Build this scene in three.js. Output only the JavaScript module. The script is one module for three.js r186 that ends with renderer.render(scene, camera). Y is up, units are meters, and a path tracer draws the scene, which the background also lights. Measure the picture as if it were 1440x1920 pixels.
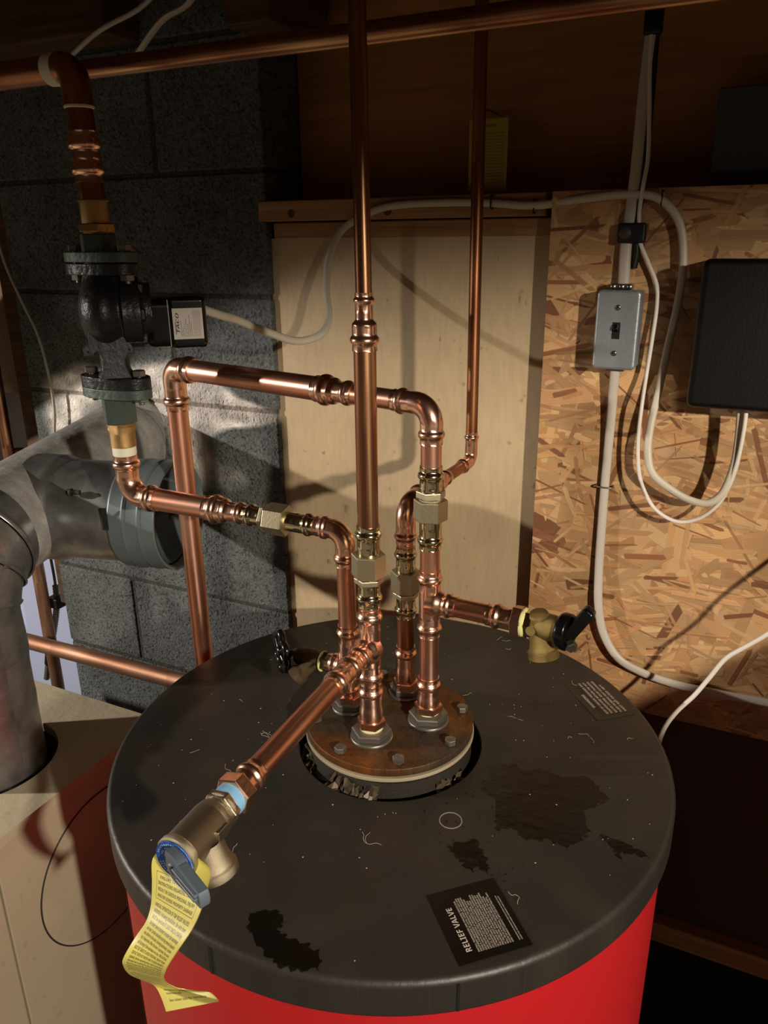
import * as THREE from 'three';
import { mergeGeometries } from 'three/addons/utils/BufferGeometryUtils.js';
import { RoundedBoxGeometry } from 'three/addons/geometries/RoundedBoxGeometry.js';
import { MarchingCubes } from 'three/addons/objects/MarchingCubes.js';

// ------------------------------------------------------------------ camera, light, exposure
const scene = new THREE.Scene();
scene.background = new THREE.Color(0x000000);
const camera = new THREE.PerspectiveCamera(67.05, 1440 / 1920, 0.01, 30);
camera.rotation.order = 'YXZ';
camera.position.set(0.3261, 1.7523, 0.6885);
camera.rotation.set(-0.3418, 0.448, -0.0104);
const renderer = new THREE.WebGLRenderer({ antialias: true });
renderer.toneMapping = THREE.LinearToneMapping;
renderer.toneMappingExposure = 1.0;
renderer.shadowMap.enabled = true;
const KEY = [1.32, 2.03, 1.12], SIDE = [-2.08, 1.90, 0.89];
function lamp(p, target, color, power, angle, pen, size) {
  const l = new THREE.SpotLight(color, power, 0, angle, pen, 2);
  l.position.set(...p); l.target.position.set(...target);
  l.castShadow = true; l.shadow.radius = size; l.shadow.mapSize.set(2048, 2048);
  scene.add(l, l.target);
}
lamp([KEY[0], KEY[1] - 0.03, KEY[2]], [KEY[0] - 0.3, 0, KEY[2] - 0.45], 0xfff0dc, 13, 1.212, 0.12, 1.2);
lamp([SIDE[0], SIDE[1] - 0.03, SIDE[2]], [SIDE[0] + 0.4, 0, SIDE[2] - 0.25], 0xfff3e6, 12.5, 1.29, 0.11, 1.2);

// ------------------------------------------------------------------ helpers
THREE.BufferGeometry.prototype.ni = function () { return this.index ? this.toNonIndexed() : this; };
let seed = 7;
const rnd = () => { seed = (seed * 1664525 + 1013904223) % 4294967296; return seed / 4294967296; };
const rr = (a, b) => a + (b - a) * rnd();
const gauss = (x) => Math.exp(-x * x);
const V = (x, y, z) => new THREE.Vector3(x, y, z);
const clamp = (x, a = 0, b = 1) => Math.min(b, Math.max(a, x));
const sstep = (a, b, x) => { const t = clamp((x - a) / (b - a)); return t * t * (3 - 2 * t); };
function h2(x, y) { let n = Math.imul(x, 374761393) ^ Math.imul(y, 668265263); n = Math.imul(n ^ (n >>> 13), 1274126177); return ((n ^ (n >>> 16)) >>> 0) / 4294967296; }
function vnoise(x, y) {
  const i = Math.floor(x), j = Math.floor(y), fx = x - i, fy = y - j, u = fx * fx * (3 - 2 * fx), v = fy * fy * (3 - 2 * fy);
  return (h2(i, j) * (1 - u) + h2(i + 1, j) * u) * (1 - v) + (h2(i, j + 1) * (1 - u) + h2(i + 1, j + 1) * u) * v;
}
function fbm(x, y, o = 4) { let s = 0, a = 0.5, t = 0; for (let k = 0; k < o; k++) { s += a * vnoise(x, y); t += a; x *= 2.03; y *= 2.03; x += 17.3; a *= 0.5; } return s / t; }
const used = {};
function numbered(n) { used[n] = (used[n] ?? -1) + 1; return used[n] ? n + '_' + String(used[n]).padStart(3, '0') : n; }
function thing(name, label, category, base = [0, 0, 0], group) {
  const o = new THREE.Group(); o.name = numbered(name); o.position.set(...base); scene.add(o);
  o.userData = { label, category }; if (group) o.userData.group = group;
  return o;
}
function rootOf(o) { while (o.parent && o.parent !== scene) o = o.parent; return o; }
// geometry is written in world coordinates; the thing's base is subtracted here
function part(parent, name, geo, mat, label) {
  const g = geo.clone(), b = rootOf(parent).position; g.translate(-b.x, -b.y, -b.z);
  const m = new THREE.Mesh(g, mat); m.name = name; if (label) m.userData.label = label; parent.add(m); return m;
}
function struct(name, geo, mat) { const m = new THREE.Mesh(geo, mat); m.name = name; m.userData.kind = 'structure'; scene.add(m); return m; }
function structGroup(name, base) { const o = new THREE.Group(); o.name = name; o.position.set(...base); o.userData.kind = 'structure'; scene.add(o); return o; }
function box(x0, x1, y0, y1, z0, z1, r = 0) {
  const w = x1 - x0, h = y1 - y0, d = z1 - z0;
  const g = r ? new RoundedBoxGeometry(w, h, d, 3, r) : new THREE.BoxGeometry(w, h, d);
  g.translate((x0 + x1) / 2, (y0 + y1) / 2, (z0 + z1) / 2); uvBox(g); return g;
}
function uvBox(g) { // uv in metres from the dominant normal axis
  const p = g.attributes.position, n = g.attributes.normal, uv = new Float32Array(p.count * 2);
  for (let i = 0; i < p.count; i++) {
    const ax = Math.abs(n.getX(i)), ay = Math.abs(n.getY(i)), az = Math.abs(n.getZ(i));
    const [u, v] = az >= ax && az >= ay ? [p.getX(i), p.getY(i)] : ax >= ay ? [p.getZ(i), p.getY(i)] : [p.getX(i), p.getZ(i)];
    uv[i * 2] = u; uv[i * 2 + 1] = v;
  }
  g.setAttribute('uv', new THREE.BufferAttribute(uv, 2)); return g;
}
// general tube along a list of points with a radius function of (arc length, angle)
function tube(pts, rad, { seg = 28, cap = true, up = null, flat = 1, uvR = 0.0105 } = {}) {
  const n = pts.length, T = [], S = [0];
  for (let i = 0; i < n; i++) T.push(pts[Math.min(i + 1, n - 1)].clone().sub(pts[Math.max(i - 1, 0)]).normalize());
  for (let i = 1; i < n; i++) S.push(S[i - 1] + pts[i].distanceTo(pts[i - 1]));
  const L = S[n - 1];
  let N = up ? V(...up) : Math.abs(T[0].y) < 0.9 ? V(0, 1, 0) : V(1, 0, 0);
  N.sub(T[0].clone().multiplyScalar(N.dot(T[0]))).normalize();
  const pos = [], uv = [], idx = [];
  for (let i = 0; i < n; i++) {
    N.sub(T[i].clone().multiplyScalar(N.dot(T[i]))).normalize();
    const B = T[i].clone().cross(N);
    for (let k = 0; k <= seg; k++) {
      const a = (k % seg) / seg * Math.PI * 2, r = typeof rad === 'function' ? rad(S[i], a, L) : rad;
      const c = Math.cos(a) * r, s = Math.sin(a) * r * flat;
      pos.push(pts[i].x + N.x * c + B.x * s, pts[i].y + N.y * c + B.y * s, pts[i].z + N.z * c + B.z * s);
      uv.push(k / seg * 2 * Math.PI * uvR, S[i]);
      if (i && k) { const q = i * (seg + 1) + k; idx.push(q - seg - 2, q - 1, q - seg - 1, q - seg - 1, q - 1, q); }
    }
  }
  if (cap) for (const e of [0, n - 1]) {
    const c = pos.length / 3; pos.push(pts[e].x, pts[e].y, pts[e].z); uv.push(0, S[e]);
    for (let k = 0; k < seg; k++) {
      const q = e * (seg + 1) + k; const b = pos.length / 3;
      pos.push(pos[q * 3], pos[q * 3 + 1], pos[q * 3 + 2], pos[q * 3 + 3], pos[q * 3 + 4], pos[q * 3 + 5]); uv.push(0, 0, 0, 0);
      e ? idx.push(c, b, b + 1) : idx.push(c, b + 1, b);
    }
  }
  const g = new THREE.BufferGeometry();
  g.setAttribute('position', new THREE.Float32BufferAttribute(pos, 3));
  g.setAttribute('uv', new THREE.Float32BufferAttribute(uv, 2));
  g.setIndex(idx); g.computeVertexNormals();
  if (true) { // weld the seam's normals
    const nn = g.attributes.normal;
    for (let i = 0; i < n; i++) { const a = i * (seg + 1), b = a + seg; const v = V(nn.getX(a) + nn.getX(b), nn.getY(a) + nn.getY(b), nn.getZ(a) + nn.getZ(b)).normalize(); nn.setXYZ(a, v.x, v.y, v.z); nn.setXYZ(b, v.x, v.y, v.z); }
  }
  return g;
}
function line(a, b, step = 0.05) { const n = Math.max(1, Math.ceil(a.distanceTo(b) / step)); return Array.from({ length: n + 1 }, (_, i) => a.clone().lerp(b, i / n)); }
function straight(a, b, r) { return tube([a, b], r, { seg: 32 }); }
// pressed copper end: mouth lip, rolled bead, hexagonal crimp; t is the distance from the mouth
function pressR(t, R, a) {
  let r = 1.1 * R;
  const q = (t - 0.92 * R) / (0.33 * R);
  const z = Math.max(sstep(0, 0.12, t / R) * (1 - sstep(0.42, 0.52, t / R)), sstep(1.35, 1.5, t / R) * (1 - sstep(2.05, 2.3, t / R)));
  if (z > 0) { const m = (a + Math.PI / 6) % (Math.PI / 3) - Math.PI / 6; r = r * (1 - z) + z * Math.min(r, 1.045 * R / Math.cos(m)); }
  if (Math.abs(q) < 1) r = Math.max(r, 1.1 * R + 0.19 * R * Math.sqrt(1 - q * q));
  return r;
}
const STEP = 0.0011;
function coupling(a, b, Ra, Rb = Ra) {
  return tube(line(a, b, STEP), (s, t, L) => {
    const m = sstep(0.42, 0.58, s / L); if (s < L * 0.45) return pressR(s, Ra, t); if (s > L * 0.55) return pressR(L - s, Rb, t);
    return 1.1 * (Ra + (Rb - Ra) * sstep(0.45, 0.55, s / L));
  }, { seg: 36 });
}
function socket(a, b, R) { // pressed at b, plain and slightly flared towards a
  return tube(line(a, b, STEP), (s, t, L) => L - s < R * 1.35 ? pressR(L - s, R, t) : R * (1.12 + 0.1 * (1 - sstep(0.25, 0.5, s / L))), { seg: 36 });
}
function elbowPts(a, c, b, bend) {
  const u = c.clone().sub(a).normalize(), w = b.clone().sub(c).normalize();
  const half = Math.acos(clamp(-u.dot(w), -1, 1)) / 2, d = bend / Math.tan(half);
  const s = c.clone().addScaledVector(u, -d), e = c.clone().addScaledVector(w, d), ctr = c.clone().addScaledVector(w.clone().sub(u).normalize(), bend / Math.sin(half));
  const pts = line(a, s, STEP), n = 16, r0 = s.clone().sub(ctr), ax = u.clone().cross(w).normalize(), tot = Math.PI - 2 * half;
  for (let i = 1; i <= n; i++) pts.push(ctr.clone().add(r0.clone().applyAxisAngle(ax, tot * i / n)));
  return pts.concat(line(e, b, STEP).slice(1));
}
function elbow(a, c, b, R, bend = 1.35 * R) {
  return tube(elbowPts(a, c, b, bend), (s, t, L) => s < L / 2 ? pressR(s, R, t) : pressR(L - s, R, t), { seg: 36 });
}
function tee(a, b, c, R, Rb = R) { // run a-b, branch from the middle axis to c
  const dir = b.clone().sub(a).normalize(), m = a.clone().addScaledVector(dir, c.clone().sub(a).dot(dir));
  return mergeGeometries([coupling(a, b, R), tube(line(m, c, STEP), (s, t, L) => {
    const f = 1 - sstep(R * 0.8, R * 1.75, s); return Math.max(pressR(L - s, Rb, t), 1.1 * Rb + 0.35 * R * f);
  }, { seg: 36 })]);
}
// radius profile [t, r] swept along an axis a -> dir
function turned(a, dir, prof, seg = 40) {
  const g = new THREE.LatheGeometry(prof.map(([t, r]) => new THREE.Vector2(Math.max(r, 0.00001), t)), seg);
  return orient(g, a, dir);
}
function orient(g, a, dir) { g.applyQuaternion(new THREE.Quaternion().setFromUnitVectors(V(0, 1, 0), dir.clone().normalize())); g.translate(a.x, a.y, a.z); return g; }
function hex(a, dir, len, af, rot = 0, bev = 0.0012, sides = 6) { // hexagonal prism, af across flats
  const R = af / 2 / Math.cos(Math.PI / sides), s = new THREE.Shape();
  for (let i = 0; i < sides; i++) { const t = i / sides * Math.PI * 2 + rot; s[i ? 'lineTo' : 'moveTo']((R - bev) * Math.cos(t), (R - bev) * Math.sin(t)); }
  const g = new THREE.ExtrudeGeometry(s, { depth: len - 2 * bev, bevelEnabled: true, bevelThickness: bev, bevelSize: bev, bevelSegments: 2 });
  g.translate(0, 0, bev); g.rotateX(-Math.PI / 2); return orient(g, a, dir);
}
function smoothCurve(list, n) { return new THREE.CatmullRomCurve3(list.map((p) => V(...p)), false, 'centripetal').getSpacedPoints(n); }

// ------------------------------------------------------------------ textures and materials
function canvasTex(w, h, draw, srgb = true) {
  const c = document.createElement('canvas'); c.width = w; c.height = h; draw(c.getContext('2d'), w, h);
  const t = new THREE.CanvasTexture(c); if (srgb) t.colorSpace = THREE.SRGBColorSpace; t.anisotropy = 8; return t;
}
function dataTex(w, h, fn, { srgb = true, wrap = true, rep = [1, 1] } = {}) {
  const d = new Uint8Array(w * h * 4);
  for (let j = 0; j < h; j++) for (let i = 0; i < w; i++) { const [r, g, b] = fn(i / w, j / h, i, j); const q = (j * w + i) * 4; d[q] = clamp(r, 0, 255); d[q + 1] = clamp(g, 0, 255); d[q + 2] = clamp(b, 0, 255); d[q + 3] = 255; }
  const t = new THREE.DataTexture(d, w, h); t.magFilter = THREE.LinearFilter; t.minFilter = THREE.LinearMipmapLinearFilter; t.generateMipmaps = true;
  if (srgb) t.colorSpace = THREE.SRGBColorSpace; if (wrap) t.wrapS = t.wrapT = THREE.RepeatWrapping; t.repeat.set(...rep); t.needsUpdate = true; return t;
}
const tile = (f, P) => (x, y) => { // value noise that repeats every P cells
  const i = Math.floor(x), j = Math.floor(y), fx = x - i, fy = y - j, u = fx * fx * (3 - 2 * fx), v = fy * fy * (3 - 2 * fy), m = (k) => ((k % P) + P) % P;
  return (h2(m(i) + f, m(j)) * (1 - u) + h2(m(i + 1) + f, m(j)) * u) * (1 - v) + (h2(m(i) + f, m(j + 1)) * (1 - u) + h2(m(i + 1) + f, m(j + 1)) * u) * v;
};
const grain = dataTex(256, 256, (u, v) => { let s = 0, a = 0.5; for (let k = 0, p = 8; k < 5; k++, p *= 2) { s += a * tile(k * 91, p)(u * p, v * p); a *= 0.62; } const g = s * 200; return [g, g, g]; }, { srgb: false });
const rep = (t, x, y = x) => { const c = t.clone(); c.repeat.set(x, y); c.needsUpdate = true; return c; };
function std(color, rough, metal = 0, extra = {}) { return new THREE.MeshStandardMaterial({ color, roughness: rough, metalness: metal, ...extra }); }
const streak = (c0, c1, seedN, amt) => dataTex(128, 512, (u, v) => {
  const a = tile(seedN, 16)(u * 16, v * 4), b = tile(seedN + 5, 64)(u * 64, v * 8), c = tile(seedN + 9, 8)(u * 4, v * 8);
  const m = clamp(0.5 + amt * (a * 0.5 + b * 0.25 + c * 0.45 - 0.6)); return c0.map((x, i) => x + (c1[i] - x) * m);
}, { rep: [15.2, 3] });
const copperMap = streak([236, 184, 160], [206, 142, 114], 3, 1.6), oldMap = streak([206, 164, 122], [142, 96, 72], 40, 2.4), dullMap = streak([182, 126, 90], [130, 82, 56], 77, 1.8);
const scratch = dataTex(128, 256, (u, v) => { const g = 120 + 60 * (tile(5, 64)(u * 64, v * 4) - 0.5) + 60 * (tile(8, 128)(u * 128, v * 64) - 0.5); return [g, g, g]; }, { srgb: false, rep: [15.2, 6] });
const M = {
  copper: std(0xffffff, 0.33, 1, { map: copperMap, bumpMap: scratch, bumpScale: 0.00006 }),
  fitting: std(0xf2c2a8, 0.25, 1, { bumpMap: rep(grain, 30, 12), bumpScale: 0.00018 }),
  oldCopper: std(0xffffff, 0.34, 1, { map: oldMap, bumpMap: scratch, bumpScale: 0.00006 }),
  dullCopper: std(0xffffff, 0.38, 1, { map: dullMap, bumpMap: scratch, bumpScale: 0.00008 }),
  agedCopper: std(0xffffff, 0.56, 0.85, { map: streak([176, 138, 112], [138, 98, 74], 121, 1.8), bumpMap: scratch, bumpScale: 0.0001 }),
  brass: std(0xd4caa6, 0.15, 1),
  brassNut: std(0xb4ac90, 0.45, 1, { bumpMap: rep(grain, 60), bumpScale: 0.00012 }),
  brassOld: std(0xb89866, 0.34, 1, { bumpMap: rep(grain, 20), bumpScale: 0.0003 }),
  brassValve: std(0x8f7c4e, 0.36, 1, { bumpMap: rep(grain, 60), bumpScale: 0.0003 }),
  bronzeDark: std(0x5c4f3a, 0.42, 0.9, { bumpMap: rep(grain, 60), bumpScale: 0.0003 }),
  valveBody: std(0xb2a68e, 0.38, 1, { bumpMap: rep(grain, 40), bumpScale: 0.0002 }),
  tapeWhite: std(0xd8d6c2, 0.7), tapeBlue: std(0x7fb4d8, 0.55), tapeYellow: std(0xc9c886, 0.7), putty: std(0xd6d0a8, 0.65),
  castWeb: std(0x3c3c42, 0.5, 0.3, { bumpMap: rep(grain, 24), bumpScale: 0.001 }),
  castBlack: std(0x1f2023, 0.38, 0.25, { bumpMap: rep(grain, 14), bumpScale: 0.0012 }),
  gloss: std(0x0b0b0c, 0.22, 0.1), castGreen: std(0x4a5650, 0.5, 0.35, { bumpMap: rep(grain, 14), bumpScale: 0.0010 }),
  zinc: std(0x8c8a82, 0.4, 0.85), steel: std(0x9a9a98, 0.3, 1), darkIron: std(0x3a352e, 0.6, 0.5, { bumpMap: rep(grain, 20), bumpScale: 0.0012 }),
  wireGrey: std(0xbdb6aa, 0.5), wireWhite: std(0xdad4ca, 0.45), wireCream: std(0xcac2b0, 0.45), black: std(0x0a0a0a, 0.5), rubber: std(0x101010, 0.4),
  lever: std(0x56626d, 0.4), blue: std(0x1f4f9c, 0.4),
};
const textLines = (ctx, lines, x, y, dy, w) => lines.forEach((s, i) => ctx.fillText(s, x, y + i * dy, w));

// ------------------------------------------------------------------ the setting
const concreteMat = std(0x4b4640, 0.9, 0, { bumpMap: rep(grain, 3), bumpScale: 0.003 });
struct('floor', box(-3.0, 2.6, -0.1, 0, -1.6, 2.6), concreteMat);
struct('ceiling', box(-3.0, 2.6, 2.36, 2.46, -1.6, 2.6), std(0x6a4a30, 0.85));
const plaster = std(0x8d8579, 0.9, 0, { bumpMap: rep(grain, 4), bumpScale: 0.001 });
struct('wall_left', box(-3.1, -3.0, 0, 2.36, -1.6, 2.6), plaster);
struct('wall_right', box(2.6, 2.7, 0, 2.36, -1.6, 2.6), plaster);
struct('wall_front', box(-3.1, 2.7, 0, 2.36, 2.6, 2.7), plaster);
struct('wall_back', box(-3.1, 2.7, 0, 2.36, -1.7, -1.6), std(0x3a332b, 0.9));

// the block chimney: courses of separate blocks with mortar recessed behind them
{
  const X0 = -0.995, X1 = -0.402, Y0 = 0, Y1 = 2.36, Z = -0.41, W = X1 - X0, H = Y1 - Y0;
  const tw = 640, th = 2048;
  const white = (x, y) => { // lime bloom that ran down the face
    const n = fbm(x * 9 + 4, y * 7, 5), f = fbm(x * 40, y * 40, 3);
    const blob = (cx, cy, rx, ry) => Math.exp(-(((x - cx) / rx) ** 2 + ((y - cy) / ry) ** 2));
    const b = blob(-0.78, 1.475, 0.14, 0.06) + blob(-0.86, 1.40, 0.10, 0.07) + 0.8 * blob(-0.56, 1.47, 0.07, 0.04) + 0.7 * blob(-0.60, 1.40, 0.05, 0.10) + 0.7 * blob(-0.47, 1.46, 0.08, 0.022) + 0.5 * blob(-0.62, 1.50, 0.08, 0.05) + 0.35 * blob(-0.5, 1.34, 0.06, 0.05);
    return clamp((b * (0.3 + 1.3 * n) - 0.30) * 4.5) * (0.45 + 0.9 * f);
  };
  const map = dataTex(tw, th, (u, v) => {
    const x = X0 + u * W, y = Y0 + v * H, p = fbm(x * 420, y * 420, 2), l = fbm(x * 11, y * 11, 4), pit = fbm(x * 260 + 9, y * 260, 2);
    let g = 92 + 46 * (p - 0.5) + 40 * (l - 0.5) - (pit < 0.30 ? 26 : 0); if (h2(Math.floor(u * tw), Math.floor(v * th)) > 0.994) g += 60;
    const w = white(x, y); return [g * 0.96 * (1 - w) + 222 * w, g * (1 - w) + 216 * w, g * 1.0 * (1 - w) + 208 * w];
  }, { wrap: false });
  const bump = dataTex(tw, th, (u, v) => { const x = X0 + u * W, y = Y0 + v * H; const g = 255 * clamp(0.2 + 0.5 * fbm(x * 300, y * 300, 3) + 0.3 * fbm(x * 60, y * 60, 2) - (fbm(x * 260 + 9, y * 260, 2) < 0.30 ? 0.25 : 0)); return [g, g, g]; }, { srgb: false, wrap: false });
  const mat = std(0xffffff, 0.95, 0, { map, bumpMap: bump, bumpScale: 0.004 }), mortar = std(0xb8b2a6, 0.95, 0, { map, bumpMap: bump, bumpScale: 0.004 });
  const setUV = (g) => { const p = g.attributes.position, a = g.attributes.uv; for (let i = 0; i < p.count; i++) a.setXY(i, (p.getX(i) + (p.getZ(i) - Z) * 0.5 - X0) / W, (p.getY(i) - Y0) / H); return g; };
  const g = structGroup('block_chimney', [X0, 0, Z]);
  part(g, 'mortar', setUV(box(X0 + 0.004, X1 - 0.003, Y0, Y1, Z - 0.4, Z - 0.0018)), mortar);
  const c0 = 1.470 - 0.1915 * 7;
  for (let k = -1; k < 12; k++) {
    const ya = Math.max(0, c0 + k * 0.1915 + 0.003), yb = Math.min(2.36, c0 + (k + 1) * 0.1915 - 0.003); if (yb - ya < 0.02) continue;
    const s = ((k % 2) + 2) % 2 ? -0.615 : -0.785;
    for (const [a, b] of [[X0, s - 0.004], [s + 0.004, X1]]) {
      const w = b - a, bg = new RoundedBoxGeometry(w, yb - ya, 0.38, 2, 0.004); bg.translate((a + b) / 2, (ya + yb) / 2, Z - 0.19 + rr(-0.0015, 0.0015)); part(g, 'concrete_block', setUV(bg), mat);
    }
  }
}
// sheathing, access panel and timbers on the back wall
const woodTex = (c0, c1, sN) => dataTex(256, 256, (u, v) => { const k = tile(sN, 16)(u * 3 + 0.5 * tile(sN + 2, 8)(u * 4, v * 8), v * 16), q = tile(sN + 4, 64)(u * 8, v * 64); const m = clamp(k * 0.7 + q * 0.4 - 0.05); return c0.map((x, i) => x + (c1[i] - x) * m); }, { rep: [2, 8] });
const pine = std(0xffffff, 0.75, 0, { map: woodTex([188, 150, 104], [140, 102, 66], 11) }), darkPine = std(0xffffff, 0.85, 0, { map: woodTex([104, 76, 50], [66, 46, 30], 31) });
struct('rim_board', box(-0.40, 1.4, 1.79, 2.36, -0.56, -0.52), std(0xffffff, 0.85, 0, { map: woodTex([176, 128, 72], [146, 102, 54], 51) }));
{
  const panelMap = dataTex(1024, 1024, (u, v) => {
    const s = fbm(u * 5, v * 9, 4), f = fbm(u * 120, v * 40, 3), dk = fbm(u * 46 + 3, v * 60, 3); let g = 1 + 0.16 * (s - 0.5) + 0.08 * (f - 0.5);
    if (dk > 0.80) g -= (dk - 0.80) * 2.0; return [186 * g, 165 * g, 131 * g];
  }, { wrap: false });
  const o = thing('access_panel', 'tan plywood access panel between the grey block chimney and the strand board', 'panel', [-0.18, 0.7, -0.42]);
  const g = box(-0.420, 0.066, 0.75, 1.752, -0.432, -0.42); const p = g.attributes.position, a = g.attributes.uv; for (let i = 0; i < p.count; i++) a.setXY(i, (p.getX(i) + 0.42) / 0.51, (p.getY(i) - 0.75) / 1.01);
  part(o, 'sheet', g, std(0xffffff, 0.6, 0, { map: panelMap }));
  part(o, 'edge_strip', box(-0.395, 0.068, 1.752, 1.775, -0.434, -0.417, 0.002), pine);
}
{
  const o = thing('wood_header', 'horizontal pine board running above the tan plywood panel', 'board', [-0.17, 1.776, -0.42]);
  part(o, 'board', box(-0.416, 0.045, 1.777, 1.807, -0.47, -0.408, 0.002), pine);
  for (const x of [-0.19, -0.355]) part(o, 'knot', turned(V(x, 1.788, -0.4085), V(0, 0, 1), [[0, 0.007], [0.0008, 0.006], [0.001, 0]], 16), std(0x5a3a22, 0.8));
}
{
  const X0 = 0.058, X1 = 1.35, Y0 = 1.068, Y1 = 1.806, ppm = 1500, w = 2048, h = Math.round((Y1 - Y0) / (X1 - X0) * 2048);
  const list = [];
  const lay = (n, l0, l1, b0, b1, dark) => { for (let i = 0; i < n; i++) list.push([rnd() * w, rnd() * h, rr(b0, b1), rr(l0, l1), rnd() < 0.5 ? rr(-0.4, 0.4) : rr(-1.57, 1.57), rnd() < dark ? 0.999 : rnd() * 0.92, rnd()]); };
  lay(700, 120, 300, 30, 80, 0.02); lay(3000, 50, 190, 10, 42, 0.06); lay(1900, 30, 150, 3, 13, 0.16);
  const pal = [[212, 168, 116], [218, 176, 124], [206, 160, 106], [198, 150, 98], [222, 184, 134], [196, 142, 98], [210, 166, 114], [214, 172, 120], [190, 142, 94], [204, 154, 106], [214, 172, 120], [208, 160, 110], [140, 88, 54]];
  const drawS = (bump) => (c) => {
    c.fillStyle = bump ? '#808080' : 'rgb(180,134,82)'; c.fillRect(0, 0, w, h);
    for (const [x, y, b, l, a, t, q] of list) {
      const col = pal[Math.floor(t * pal.length)], k = 0.74 + 0.24 * q, ln = l * 0.5, n = 3 + Math.floor(b / 10);
      c.save(); c.translate(x, y); c.rotate(a);
      c.beginPath(); c.moveTo(-ln, -b * 0.3); c.lineTo(-ln * 0.9, -b / 2); c.lineTo(ln * 0.85, -b * 0.5 * (0.7 + 0.3 * q)); c.lineTo(ln, b * (q - 0.5) * 0.6); c.lineTo(ln * 0.8, b / 2); c.lineTo(-ln * 0.95, b * 0.45 * (0.6 + 0.4 * t)); c.closePath();
      if (bump) { const g = Math.round(70 + 150 * ((t * 7.13 + q * 3.7) % 1)); c.fillStyle = `rgb(${g},${g},${g})`; c.fill(); }
      else {
        c.globalAlpha = 0.9; c.fillStyle = `rgb(${col.map((v) => Math.round(v * k)).join()})`; c.fill(); c.globalAlpha = 1; c.clip();
        c.strokeStyle = 'rgba(110,66,32,0.15)'; c.lineWidth = 1; for (let i = 0; i < n; i++) { const yy = -b / 2 + b * ((i + q) / n); c.beginPath(); c.moveTo(-ln, yy); c.lineTo(ln, yy + (t - 0.5) * 5); c.stroke(); }
        c.strokeStyle = 'rgba(92,54,26,0.26)'; c.lineWidth = 1.6; c.beginPath(); c.moveTo(-ln, b * 0.47); c.lineTo(ln * 0.85, b * 0.49); c.stroke();
      }
      c.restore();
    }
  };
  const map = canvasTex(w, h, drawS(false)), bump = canvasTex(w, h, drawS(true), false);
  const o = thing('strand_board', 'large sheet of oriented strand board behind the grey switch box', 'board', [0.7, 1.068, -0.385]);
  const g = box(X0, X1, Y0, Y1, -0.400, -0.385); const p = g.attributes.position, a = g.attributes.uv; for (let i = 0; i < p.count; i++) a.setXY(i, (p.getX(i) - X0) / (X1 - X0), (p.getY(i) - Y0) / (Y1 - Y0));
  part(o, 'sheet', g, std(0xffffff, 0.62, 0, { map, bumpMap: bump, bumpScale: 0.0012 }));
  part(o, 'stud', box(X0 + 0.012, X0 + 0.050, 1.08, 1.806, -0.49, -0.400), darkPine);
}
{ // darker lower wall under the strand board with its base plate
  struct('lower_wall', box(0.02, 1.6, 0.655, 1.075, -0.46, -0.43), std(0x4e3a28, 0.85, 0, { bumpMap: rep(grain, 6), bumpScale: 0.001 }));
  struct('trim_1', box(0.02, 1.6, 0.615, 0.655, -0.50, -0.405, 0.003), pine);
}
// timbers beside and above the chimney
{
  const o = thing('ceiling_beam', 'dark timber beam across the top left above the block chimney', 'beam', [-1.0, 2.04, -0.36]);
  part(o, 'beam', box(-2.2, -0.62, 2.045, 2.18, -0.41, -0.33, 0.004), darkPine);
  const q = thing('joist_end', 'short brown joist end above the panel where two cables cross', 'joist', [-0.4, 2.04, -0.36]);
  part(q, 'joist', box(-0.405, -0.33, 2.03, 2.3, -0.50, -0.335, 0.003), darkPine);
}
{
  const o = thing('wall_stud', 'upright wall stud left of the block chimney with a cable beside it', 'stud', [-1.08, 1.27, -0.5]);
  part(o, 'stud', box(-1.105, -1.03, 1.27, 2.36, -0.52, -0.47, 0.003), darkPine);
  const s = thing('backing_board', 'dusty tan board at the left edge behind the copper pipe', 'board', [-1.3, 1.3, -0.56]);
  part(s, 'sheet', box(-1.9, -1.09, 1.42, 2.36, -0.58, -0.54, 0.004), std(0x8b7458, 0.85, 0, { bumpMap: rep(grain, 6), bumpScale: 0.002 }));
  const w = thing('white_board', 'pale bluish white wall board glimpsed low behind the flue pipe', 'board', [-1.2, 0.3, -0.72]);
  part(w, 'sheet', box(-1.75, -0.95, 0.3, 1.10, -0.74, -0.72, 0.002), std(0xb2bcdc, 0.7));
}

{ // furniture of the room beyond the frame: it throws the shade seen at both sides
  const o = thing('stair_stringer', 'sloping timber stair stringer left of the boiler', 'stairs', [-1.3, 1.6, 0.0]);
  const a = Math.atan(0.70), g = new THREE.BoxGeometry(0.04, 0.26, 1.5); g.rotateX(-a).translate(-1.3, 1.604 + 0.70 * 0.176 + 0.13 / Math.cos(a), 0.2); part(o, 'stringer', g, darkPine);
  const c = thing('storage_cabinet', 'tall brown storage cabinet at the right of the tank', 'cabinet', [0.95, 0, 0.25]);
  part(c, 'carcass', box(0.72, 1.18, 0.03, 1.50, 0.06, 0.40, 0.004), darkPine); part(c, 'plinth', box(0.74, 1.16, 0, 0.03, 0.08, 0.38), M.black);
  const d = part(c, 'door', box(0.725, 1.175, 0.06, 1.48, 0.402, 0.42, 0.003), pine); part(d, 'handle', box(0.76, 0.775, 0.75, 0.9, 0.421, 0.435, 0.004), M.steel);
}
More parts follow.
